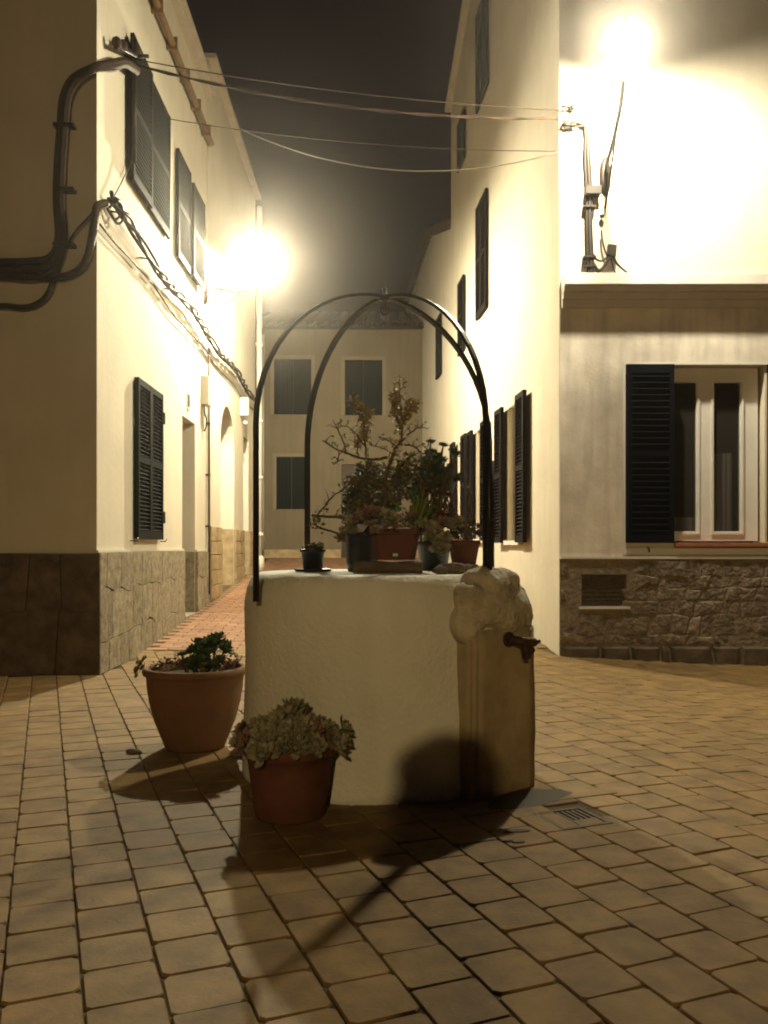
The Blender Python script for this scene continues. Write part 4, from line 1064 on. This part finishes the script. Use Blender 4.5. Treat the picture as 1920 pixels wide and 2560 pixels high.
for i, (pp, r0, r1, dy, lf) in enumerate(brs):
    rr_ = random.Random(i); base = [Z(x, y, 4.78, dy*min(1, k/2)+rr_.uniform(-.02, .02)) for k, (x, y) in enumerate(pp)]
    if i == 0: base[0] = c + Vector((0, 0, .19))
    pts = spline(base, 5)
    pts = [p + Vector((rr_.uniform(-1, 1), rr_.uniform(-1, 1), rr_.uniform(-1, 1)))*.003 for p in pts]
    m = len(pts); mb.tube(pts, [r0+(r1-r0)*k/(m-1) for k in range(m)], 6)
    # twigs
    for q in range(4 + m//5):
        k = rr_.randrange(m//4, m-1); p = pts[k]; d = Vector((rr_.uniform(-1, 1), rr_.uniform(-1, 1), rr_.uniform(.0, 1))).normalized()*rr_.uniform(.02, .06)
        mb.tube([p, p + d*.6 + Vector((0, 0, .005)), p + d], [.003, .002, .0015], 4)
        leaves(fo if lf < .5 else fl, p + d, (.008, .008, .008), 3, .010, i*100+q)
    if lf: along(fl if lf > .5 else fo, pts, int(190*lf), .026, .015, i+50, 0.45 if i == 0 else .25)
mb.build('branches', M['branch'], t); fl.build('yellow_leaves', M['leaf_ye'], t)
for (x, y, rx, rz_, n_, s) in ((480, 900, .045, .05, 110, 3), (560, 1050, .05, .05, 130, 4), (430, 1100, .04, .05, 100, 5), (640, 830, .05, .06, 100, 6), (780, 850, .05, .06, 130, 7), (850, 780, .05, .06, 110, 8), (620, 960, .06, .06, 150, 9), (760, 960, .05, .05, 140, 10), (540, 790, .05, .04, 90, 12)):
    leaves(fo, Z(x, y, 4.82), (rx*1.3, .08, rz_*1.3), int(n_*1.4), .017, s)
fo.build('foliage', M['leaf_ol'], t)
fd = MB()
for (x, y, rx, rz_, n_, s) in ((460, 1010, .05, .08, 200, 31), (600, 1120, .06, .05, 180, 32), (700, 1060, .06, .05, 160, 33), (520, 860, .05, .06, 120, 34)):
    leaves(fd, Z(x, y, 4.90), (rx*1.4, .07, rz_*1.3), int(n_*1.7), .021, s)
fd.build('inner_foliage', M['leaf_dk'], t)

# trough planter on a wooden slab
c = Vector(((988-960)/F*4.55, 4.55, ZW))
t3 = thing('trough_planter', 'brick red trough planter with a white sticker and overflowing grey rosettes', 'potted plant', c + Vector((0, 0, .065)))
mb = MB()
def ringz(z, hw, hd, b=.03):
    return [c + Vector(p) for p in ((-hw+b, -hd, z), (hw-b, -hd, z), (hw, -hd+b, z), (hw, hd-b, z), (hw-b, hd, z), (-hw+b, hd, z), (-hw, hd-b, z), (-hw, -hd+b, z))]
rs = [ringz(.068, .105, .055), ringz(.20, .128, .07), ringz(.205, .138, .08), ringz(.232, .140, .082), ringz(.232, .128, .07), ringz(.20, .12, .065)]
vs = sum(rs, []); fs = [tuple(range(7, -1, -1))] + [(a*8+k, a*8+(k+1) % 8, (a+1)*8+(k+1) % 8, (a+1)*8+k) for a in range(5) for k in range(8)]
mb.add(vs, fs); mb.build('trough', M['terracotta_r'], t3)
mb = MB(); mb.add(ringz(.215, .126, .068), [tuple(range(8))]); mb.build('soil', M['soil'], t3)
mb = MB(); mb.box((c.x-.013, c.y-.068, ZW+.088), (c.x+.013, c.y-.0655, ZW+.102), Matrix.Translation(Vector((0, 0.002, 0)))); mb.build('sticker', M['sticker'], t3)
for (x, y, r) in ((500, 1150, .05), (570, 1120, .05), (650, 1140, .055), (720, 1170, .05), (610, 1190, .045), (790, 1190, .045), (850, 1215, .045), (560, 1210, .035), (690, 1215, .035), (920, 1240, .045), (1000, 1235, .05), (1070, 1250, .045), (600, 1250, .03), (760, 1225, .03), (940, 1280, .035), (430, 1200, .045), (380, 1260, .04), (350, 1310, .035), (440, 1260, .035), (1180, 1220, .045), (1130, 1200, .045), (880, 1150, .04), (1240, 1190, .035)):
    ros(random.choice(['gy', 'gy', 'pk']), t3, Z(x, y, 4.44, random.uniform(0, .12)), r*1.4, tilt=random.uniform(.5, 1.0), az=-PI/2+random.uniform(-.6, .6))
for (x, y, r) in ((1115, 1385, .075), (1080, 1345, .06), (1030, 1290, .055), (1150, 1300, .05)): ros('gy', t3, Z(x, y, 4.42), r, tilt=1.15, az=-PI/2)
mb = MB(); mb.tube(spline([Z(970, 1250, 4.5), Z(960, 1310, 4.45), Z(990, 1360, 4.43), Z(1080, 1380, 4.44)], 5), .006, 6); mb.tube(spline([c + Vector((.05, 0, .21)), Z(980, 1200, 4.5), Z(1060, 1240, 4.5)], 4), .006, 6); mb.build('stems', M['branch'], t3)
# strap leaved plant in the trough
mb = MB()
for (x0, y0, x1, y1, x2, y2, w) in ((930, 1200, 925, 1080, 945, 985, .022), (940, 1200, 975, 1090, 1010, 985, .022), (950, 1200, 1000, 1140, 1040, 1070, .018), (915, 1200, 885, 1120, 880, 1050, .016), (945, 1190, 960, 1060, 985, 900, .010), (920, 1195, 905, 1090, 900, 1010, .016), (955, 1195, 1010, 1120, 1050, 1010, .014)):
    pts = spline([Z(x0, y0, 4.5), Z(x1, y1, 4.48), Z(x2, y2, 4.46)], 5); vs = []; m = len(pts)
    for k, p in enumerate(pts):
        ww = w*(.55 + .6*math.sin(PI*min(1, k/(m-1)*.9+.1)))*(1 if k < m-1 else .25)
        vs += [p + Vector((-ww/2, 0, 0)), p + Vector((0, .006, 0)), p + Vector((ww/2, 0, 0)), p + Vector((0, -.003, 0))]
    mb.add(vs, [(4*k+a, 4*k+(a+1) % 4, 4*k+4+(a+1) % 4, 4*k+4+a) for k in range(m-1) for a in range(4)], True)
mb.build('strap_leaves', M['leaf_br'], t3)
# dark aeonium bush behind, in its own pot
c4 = Vector(((1085-960)/F*4.95, 4.95, ZW))
t4 = thing('bush_pot', 'dark glazed pot right behind the trough with a dark green bushy succulent', 'potted plant', c4)
mb = MB(); mb.lathe([(.0, .0), (.075, .0), (.095, .14), (.103, .145), (.104, .17), (.095, .172), (.09, .15)], c4, 24, close=False); mb.build('pot', M['bluepot'], t4)
mb = MB(); mb.lathe([(.092, .15), (.001, .16)], c4, 16, close=False); mb.build('soil', M['soil'], t4)
mb = MB(); tips = []
for (x, y) in ((1030, 660), (1080, 690), (1120, 720), (1000, 720), (1060, 760), (1130, 790), (1210, 660), (1035, 575), (1130, 600), (960, 800), (1010, 850), (1090, 860), (1160, 850), (1130, 950), (1060, 960), (1170, 990), (980, 930), (1200, 760), (920, 880), (1240, 860), (1090, 1040), (1180, 1060), (1000, 1040)):
    p = Z(x, y, 4.93, random.uniform(-.08, .08)); tips.append((x, y, p))
    mb.tube(spline([c4 + Vector((random.uniform(-.03, .03), random.uniform(-.03, .03), .15)), (c4+p)/2 + Vector((random.uniform(-.04, .04), 0, .10)), p], 4), [.008]*8+[.004], 5)
mb.build('stems', M['branch'], t4)
for (x, y, p) in tips: ros('aeo' if y < 900 else 'rd', t4, p, random.uniform(.04, .06), tilt=random.uniform(.2, .9), az=-PI/2+random.uniform(-1.2, 1.2))
mb = MB()
for (x, y, rx, rz_, n_, s) in ((1040, 740, .055, .05, 170, 41), (1090, 830, .05, .05, 150, 42), (1000, 880, .06, .05, 170, 43), (1110, 940, .05, .05, 120, 45), (920, 960, .06, .05, 140, 46), (1010, 1090, .07, .05, 200, 47), (1110, 1130, .06, .06, 180, 48), (1020, 1210, .06, .04, 130, 49)):
    leaves(mb, Z(x, y, 4.95), (rx*1.3, .07, rz_*1.3), int(n_*1.5), .019, s)
mb.build('foliage', M['leaf_dk'], t4)
# right clay pot
c5 = Vector(((1160-960)/F*4.62, 4.62, ZW))
t5 = thing('clay_flowerpot', 'clay pot of reddish succulents on the right of the well top beside the arch leg', 'potted plant', c5)
mb = MB(); mb.lathe([(.0, .03), (.062, .03), (.082, .145), (.088, .148), (.089, .17), (.082, .172), (.078, .15)], c5, 24, close=False); mb.build('pot', M['terracotta_r'], t5)
mb = MB(); mb.lathe([(.08, .155), (.001, .165)], c5, 16, close=False); mb.build('soil', M['soil'], t5)
mb = MB(); mb.lathe([(.0, .0), (.085, .0), (.095, .022), (.088, .029), (.001, .029)], c5, 20, close=False); mb.build('saucer', M['terracotta_r'], t5)
for (x, y, r) in ((1200, 1270, .04), (1260, 1230, .045), (1320, 1260, .042), (1390, 1280, .04), (1240, 1310, .035), (1300, 1320, .035), (1350, 1210, .04), (1180, 1220, .04), (1150, 1150, .045), (1200, 1110, .04), (1100, 1120, .045), (1060, 1160, .04), (1400, 1220, .035), (1250, 1170, .04)):
    ros(random.choice(['rd', 'pk', 'rd', 'ol']), t5, Z(x, y, 4.60, random.uniform(-.06, .06)), r, tilt=random.uniform(.2, 1.0), az=-PI/2+random.uniform(-.8, .8))
mb = MB()
for (x, y, rx, rz_, n_, s) in ((1270, 1240, .07, .03, 130, 51), (1150, 1120, .06, .03, 120, 52), (1380, 1260, .04, .03, 60, 53)): leaves(mb, Z(x, y, 4.62), (rx, .06, rz_), n_, .013, s)
mb.build('foliage', M['leaf_rd'], t5)
mb = MB()
for pp in ([(1300, 1250), (1420, 1220), (1500, 1180), (1560, 1110), (1600, 1060)], [(1220, 1150), (1190, 900), (1215, 730), (1190, 690)], [(1300, 1230), (1340, 1100), (1330, 980), (1360, 960)]):
    mb.tube(spline([Z(x, y, 4.64) for x, y in pp], 5), .004, 5)
mb.build('stems', M['branch'], t5)
# slab and stones
mb = MB(); 
pts = [Z(400, 1530, 4.42), Z(560, 1490, 4.38), Z(780, 1520, 4.36), Z(1000, 1535, 4.40)]
sl = MB(); vs = []
for k in range(13):
    u = k/12; x = -.22 + .36*u; w = .10 + .02*math.sin(u*5)
    for (yy, zz) in ((-w, .0), (-w-.012, .026), (-w+.012, .056), (w, .060), (w, .0)):
        vs.append(Vector((c.x + x, 4.56 + yy + .02*math.sin(u*4), ZW + .001 + zz + (.003*math.sin(u*9) if zz else 0))))
sl.add(vs, [(5*k+a, 5*k+(a+1) % 5, 5*k+5+(a+1) % 5, 5*k+5+a) for k in range(12) for a in range(5)] + [(4, 3, 2, 1, 0), (60, 61, 62, 63, 64)], True)
tag(sl.build('wooden_slab', M['wood']), 'weathered curved wooden slab under the brick red trough', 'slab')
stg = [((1130, 4.38), .055, (1.3, .9, .55), 'brown flat rock on the well top below the hanging rosette', 'rock'), ((1172, 4.42), .045, (1.2, .9, .6), 'smaller brown rock on the well top right by the clay pot', 'rock'), ((1102, 4.32), .03, (1.3, 1, .7), 'little brown rock at the front edge of the well top', 'rock')]
for ((px, Y), r, sc_, lb_, ct) in stg:
    mb = MB(); mb.ball(((px-960)/F*Y, Y, ZW + r*sc_[2]*.85), r, 3, sc_, .4, px); tag(mb.build('rock', M['rock']), lb_, ct, 'rocks on the well top')

# ------------------------------------------------------------------ cables
def cable(name, label, ptsets, r, mt, cat='cable', group=None, n=8):
    mb = MB()
    for pts in ptsets: mb.tube(spline(pts, n), r, 6)
    return tag(mb.build(name, mt), label, cat, group)
def fpt(px, py, d=0.05): 
    Y = 8.06 - d; return P(px, py, Y)
def zf(x, y, d=0.05): return fpt(x/2.183, y/2.183, d)
# bundle on the dim front face
t = thing('cable_bundle', 'thick brown bundle of cables looping up the shaded front of the left house', 'cables', zf(330, 1400))
for k, dx in enumerate((-12, 8, 22)):
    mb = MB(); o_ = dx
    mb.tube(spline([zf(-260, 1425 + 55*k, .05), zf(0, 1430 + 42*k, .05), zf(180, 1425 + 45*k, .05 + .02*k), zf(290 + o_, 1400 + 25*k, .06), zf(330 + o_, 1300, .06), zf(320 + o_, 1100, .06), zf(325 + o_, 900, .06), zf(340 + o_, 700, .06), zf(355 + o_, 540, .06), zf(410 + o_, 430 + k*5, .06), zf(520, 365 + k*8, .07), PS.pt(.12, 5.80 - k*.03, .12), PS.pt(.5, 6.03 - .02*k, .12), PS.pt(.95, 6.20 - .02*k, .12)], 6), .036 if k < 2 else .024, 8)
    mb.build('cable', M['cable_brown'], t)
for z in (1350, 1050, 700):
    mb = MB(); a = zf(300, z, .04); mb.box((a.x, 8.06-.10, a.z), (a.x+.19, 8.06-.001, a.z+.03)); mb.build('clamp', M['iron'], t)
cable('drooping_cable', 'thick cable sagging from the house corner along the shaded front of the left house', [[zf(-260, 1500), zf(0, 1500), zf(200, 1512), zf(340, 1512), zf(430, 1475), zf(480, 1400), zf(510, 1250), zf(530, 1130, .03), PS.pt(.10, 4.46, .05)]], .038, M['cable_brown'])
cable('lowest_cable', 'lowest brown cable curving up to the bundle on the shaded left front', [[zf(-260, 1690), zf(0, 1670), zf(130, 1678), zf(210, 1655), zf(265, 1600), zf(300, 1500), zf(330, 1400)]], .028, M['cable_brown'])
cable('thin_wall_cable', 'thin cable crossing diagonally between the bundle and the house corner', [[zf(335, 1390), zf(380, 1310), zf(430, 1240), zf(480, 1190), zf(528, 1130, .03)]], .010, M['cable_brown'])
# bracket at the node by the shutter
t = thing('cable_bracket', 'iron bracket with insulators where the overhead cables leave the left house', 'bracket', PS.pt(.95, 6.3, .1))
mb = MB(); mb.tube([PS.pt(.92, 6.52, .10), PS.pt(.92, 5.2, .10)], .022, 8); mb.build('post', M['iron'], t)
mb = MB(); mb.tube([PS.pt(.92, 6.32, .0), PS.pt(.92, 6.32, .25)], .02, 8); mb.tube([PS.pt(.22, 6.02, .12), PS.pt(.92, 6.33, .12)], .024, 8); mb.build('arm', M['iron'], t)
for q in (.22, .42, .92):
    mb = MB(); mb.ball(PS.pt(q, 6.05 + (q-.22)*.45, .12), .05, 2, (1, 1, 1.2)); mb.build('insulator', M['cable_brown'], t)
cable('corner_drop_cable', 'thin cable dropping from the iron bracket to the house corner', [[PS.pt(.93, 5.6, .08), PS.pt(.93, 5.25, .07), PS.pt(.70, 4.95, .05), PS.pt(.38, 4.62, .04)]], .008, M['cable'])
# overhead spans to the right house
def span(a, b, sag, n=24): return [a.lerp(b, k/n) - Vector((0, 0, sag*4*(k/n)*(1-k/n))) for k in range(n+1)]
def overhead(label, a, b, sag, r, mt, wob=0):
    mb = MB(); pts = span(a, b, sag, 28); mb.tube(pts, r, 6)
    if wob:
        for s in range(2): mb.tube([p + Vector((0, math.cos(k*1.1 + s*PI), math.sin(k*1.1 + s*PI)))*wob for k, p in enumerate(pts)], r*.7, 5)
    tag(mb.build('overhead_cable', mt), label, 'cable', 'overhead cables across the street')
ca = PS.pt(.95, 6.24, .12); cbn = Vector((RX-.02, 9.40, rz(298, 9.42)))
overhead('thick twisted overhead cable, uppermost of those crossing the street', ca, cbn, .16, .010, M['cable_brown'], .012)
overhead('second upper overhead cable running just above the twisted one', ca + Vector((0, 0, .06)), cbn + Vector((0, 0, .09)), .08, .006, M['cable_brown'])
overhead('taut thin overhead cable below the twisted one', P(411, 295, 10.6), Vector((RX-.02, 9.40, rz(380, 9.42))), .10, .005, M['cable_brown'])
overhead('slack overhead cable drooping lowest over the street', P(600, 322, 10.2), Vector((RX-.02, 9.40, rz(383, 9.42))), .34, .008, M['cable_pale'])
# bundle along the street wall of the left house, twisted
t = thing('facade_cable_bundle', 'twisted bundle of black cables strung along the bright street wall of the left houses', 'cables', PS.pt(0, 4.4, .08))
def fz(y): return 4.47 + .05*math.sin(y*1.7) - .012*(y-8)
for s in range(3):
    mb = MB(); pts = []; y = 8.15
    while y < 18.4:
        a = y*3.6 + s*2*PI/3 + math.sin(y*3)*.8
        pts.append(Vector((left_wall_x(y) + .11 + .035*math.cos(a), y, fz(y) + .040*math.sin(a)))); y += .07
    mb.tube(pts, .021, 6); mb.build('cable', M['cable'], t)
for k in range(9):
    y = 8.5 + k*1.1; mb = MB(); mb.tube([(left_wall_x(y), y, fz(y)), (left_wall_x(y)+.12, y, fz(y)-.02)], .010, 5); mb.build('wall_clip', M['iron'], t)
cable('lower_facade_cable', 'single cable running just under the twisted bundle on the left street wall', [[Vector((left_wall_x(y)+.05, y, 4.22 + .03*math.sin(y*2.1) - .01*(y-8))) for y in (8.0, 8.5, 9, 10, 11, 12, 13, 14, 15, 16, 17, 18.5)]], .011, M['cable'], n=4)
t_ = [PS.pt(.10, 4.46, .06), PS.pt(.22, 4.56, .10), PS.pt(.35, 4.46, .12), PS.pt(.25, 4.36, .09), PS.pt(.12, 4.42, .06)]
cable('cable_coil', 'small tangled loop of cable at the left house corner', [t_, [p + Vector((.02, .03, -.03)) for p in t_]], .013, M['cable'])

# right front: cable riser and fittings
def qp(px, py, d=0.05): return PQ.pt(qx(px), qz(py), d)
t = thing('cable_riser', 'black cable riser with a junction box on the floodlit wall above the cornice', 'cables', qp(1472, 690))
for k, (dx, r) in enumerate(((-4, .013), (3, .019), (9, .010))):
    mb = MB(); mb.tube(spline([qp(1402 + 3*k, 300 + 14*k, .06), qp(1440, 302 + 10*k, .05), qp(1462 + dx*.5, 330, .05), qp(1464 + dx, 400, .05), qp(1468 + dx, 480, .05), qp(1468 + dx, 560, .05), qp(1470 + dx, 630, .05), qp(1472 + dx, 700, .06)], 6), r, 7); mb.build('cable', M['cable'], t)
mb = MB(); PQ.box(mb, qx(1460), qx(1497), qz(494), qz(474), .001, .12); mb.build('junction_box', M['cable'], t)
for y in (520, 645, 668):
    mb = MB(); PQ.box(mb, qx(1455), qx(1486), qz(y+4), qz(y), .001, .085); mb.build('clip', M['cable'], t)
t = thing('cable_splice', 'dark cable splice box hanging in loops just above the cornice', 'cables', qp(1525, 640))
mb = MB(); M_ = Matrix.Translation(qp(1525, 632, .06)) @ Matrix.Rotation(.12, 4, 'Y'); mb.bbox((-.048, -.03, -.055), (.05, .03, .065), .008, M_); mb.build('box', M['cable'], t)
for pp, r in (([(1500, 580), (1503, 610), (1512, 640), (1520, 655)], .010), ([(1480, 640), (1486, 652), (1500, 657), (1514, 648)], .012), ([(1478, 660), (1492, 680), (1505, 672), (1518, 650)], .018), ([(1528, 645), (1540, 665), (1560, 683), (1582, 697)], .012), ([(1524, 650), (1530, 675), (1536, 697)], .009), ([(1476, 680), (1490, 684), (1500, 696)], .009)):
    mb = MB(); mb.tube(spline([qp(a, b, .06) for a, b in pp], 5), r, 6); mb.build('cable', M['cable'], t)
t = thing('photo_sensor', 'tiny dark light sensor on the floodlit wall beside the riser', 'sensor', qp(1502, 545)); 
mb = MB(); mb.lathe([(.0, -.02), (.02, -.015), (.028, .012), (.0, .014)], qp(1502, 545, .05), 12, close=False); mb.tube([qp(1502, 543, .05), qp(1502, 543, .0)], .008, 6); mb.build('housing', M['cable'], t)
for py, nm in ((276, 'upper'), (320, 'lower')):
    t = thing('wall_hook', nm + ' iron hook at the corner of the tall right house holding overhead cables', 'hook', qp(1402, py), 'cable hooks on the right corner')
    mb = MB(); mb.tube([qp(1428, py, .0), qp(1428, py, .07), qp(1399, py, .08)], .016, 6); mb.build('rod', M['iron'], t)
    mb = MB(); mb.ball(qp(1428, py, .06), .035, 2); mb.build('insulator', M['iron'], t)

# small stone and litter on the ground
for (px, py, r, lb_) in ((335, 1883, .035, 'dark pebble on the paving left of the rounded pot'), (600, 1890, .05, 'dark stone on the paving between the two large pots')):
    Y = CH*F/(py-HY); mb = MB(); mb.ball(((px-960)/F*Y, Y, r*.3), r, 2, (1.3, 1, .45), .4, px); tag(mb.build('pebble', M['rock']), lb_, 'stone', 'loose stones')

# ------------------------------------------------------------------ the photographer, whose shadow falls on the well
ph = thing('person', 'person in a dark jacket behind the viewpoint holding up a phone', 'person', (0, -.42, 0))
sk = {'pelvis': (0, -.42, .86, .135), 'waist': (0, -.43, 1.0, .12), 'chest': (0, -.43, 1.2, .145), 'neck0': (0, -.43, 1.36, .07), 'neck': (0, -.42, 1.43, .052),
      'shl': (-.17, -.43, 1.32, .062), 'ell': (-.22, -.30, 1.09, .043), 'wrl': (-.10, -.13, 1.13, .028), 'hal': (-.07, -.09, 1.15, .03),
      'shr': (.17, -.43, 1.32, .062), 'elr': (.22, -.30, 1.09, .043), 'wrr': (.10, -.13, 1.13, .028), 'har': (.07, -.09, 1.15, .03),
      'hl': (-.09, -.42, .82, .09), 'kl': (-.11, -.40, .46, .06), 'al': (-.12, -.43, .09, .04), 'tl': (-.13, -.28, .035, .035),
      'hr': (.09, -.42, .82, .09), 'kr': (.11, -.40, .46, .06), 'ar': (.12, -.43, .09, .04), 'tr': (.13, -.28, .035, .035)}
ed = [('pelvis', 'waist'), ('waist', 'chest'), ('chest', 'neck0'), ('neck0', 'neck'), ('chest', 'shl'), ('shl', 'ell'), ('ell', 'wrl'), ('wrl', 'hal'), ('chest', 'shr'), ('shr', 'elr'), ('elr', 'wrr'), ('wrr', 'har'),
      ('pelvis', 'hl'), ('hl', 'kl'), ('kl', 'al'), ('al', 'tl'), ('pelvis', 'hr'), ('hr', 'kr'), ('kr', 'ar'), ('ar', 'tr')]
names = list(sk); me = bpy.data.meshes.new('body')
me.from_pydata([Vector(sk[n][:3]) - Vector((0, -.42, 0)) for n in names], [(names.index(a), names.index(b)) for a, b in ed], [])
bo = bpy.data.objects.new('body', me); link(bo, ph, (0, -.42, 0))
sm_ = bo.modifiers.new('skin', 'SKIN')
for i, n in enumerate(names):
    me.skin_vertices[0].data[i].radius = (sk[n][3], sk[n][3]*(.75 if n in ('chest', 'waist', 'pelvis') else 1)); me.skin_vertices[0].data[i].use_root = (i == 0)
ss = bo.modifiers.new('sub', 'SUBSURF'); ss.levels = 2
dg = bpy.context.evaluated_depsgraph_get(); m2 = bpy.data.meshes.new_from_object(bo.evaluated_get(dg)); bo.modifiers.clear(); bo.data = m2
m2.materials.clear(); m2.materials.append(M['cloth'])
for p in m2.polygons: p.use_smooth = True
mb = MB(); hc = Vector((0, -.40, 1.55)); mb.ball(hc, .095, 3, (.82, 1, 1.22)); mb.ball(hc + Vector((0, .095, -.01)), .016, 2, (1, 1.2, 1.5)); mb.ball(hc + Vector((.08, 0, -.005)), .022, 2, (.4, 1, 1.4)); mb.ball(hc + Vector((-.08, 0, -.005)), .022, 2, (.4, 1, 1.4)); mb.ball(hc + Vector((0, .082, -.055)), .018, 2, (1.5, .5, .4))
mb.build('head', M['skin'], ph)
mb = MB(); mb.ball(hc + Vector((0, -.03, .0)), .15, 3, (1.25, .95, 1.0), .1); mb.ball(hc + Vector((0, -.04, -.12)), .14, 3, (1.5, .9, 1.0), .1); mb.build('shadow_hood', M['cloth'], ph)  # unseen, shaped oversize to widen the head shadow on the well
mb = MB()
for s in (-1, 1):
    for k in range(4): mb.tube([(s*.075, -.09, 1.13 + k*.02), (s*.055, -.055, 1.135 + k*.02), (s*.045, -.05, 1.135 + k*.02)], .009, 6)
    mb.tube([(s*.07, -.11, 1.13), (s*.05, -.10, 1.15), (s*.035, -.088, 1.165)], .010, 6)
mb.build('fingers', M['skin'], ph)
mb = MB(); mb.bbox((-.038, -.080, 1.10), (.038, -.070, 1.25), .003); tag(mb.build('phone', M['blackpot']), 'thin black phone held upright at the viewpoint', 'phone')

# ------------------------------------------------------------------ added air volume imitating lens glow round the lamps
if HAZE_DENSITY > 0:
    mb = MB(); mb.box((-64, -44, -1.6), (64, 104, 14.0)); hz = mb.build('glow_haze', [], None, origin=(0, 0, 0)); hz['kind'] = 'stuff'
    m = bpy.data.materials.new('lamp_glow_air'); m.use_nodes = True; N = m.node_tree.nodes; N.clear()
    ou = N.new('ShaderNodeOutputMaterial'); pv = N.new('ShaderNodeVolumePrincipled')
    pv.inputs['Color'].default_value = (0.96, 0.90, 0.80, 1); pv.inputs['Density'].default_value = HAZE_DENSITY; pv.inputs['Anisotropy'].default_value = HAZE_ANISO
    m.node_tree.links.new(pv.outputs[0], ou.inputs['Volume']); hz.data.materials.clear(); hz.data.materials.append(m)
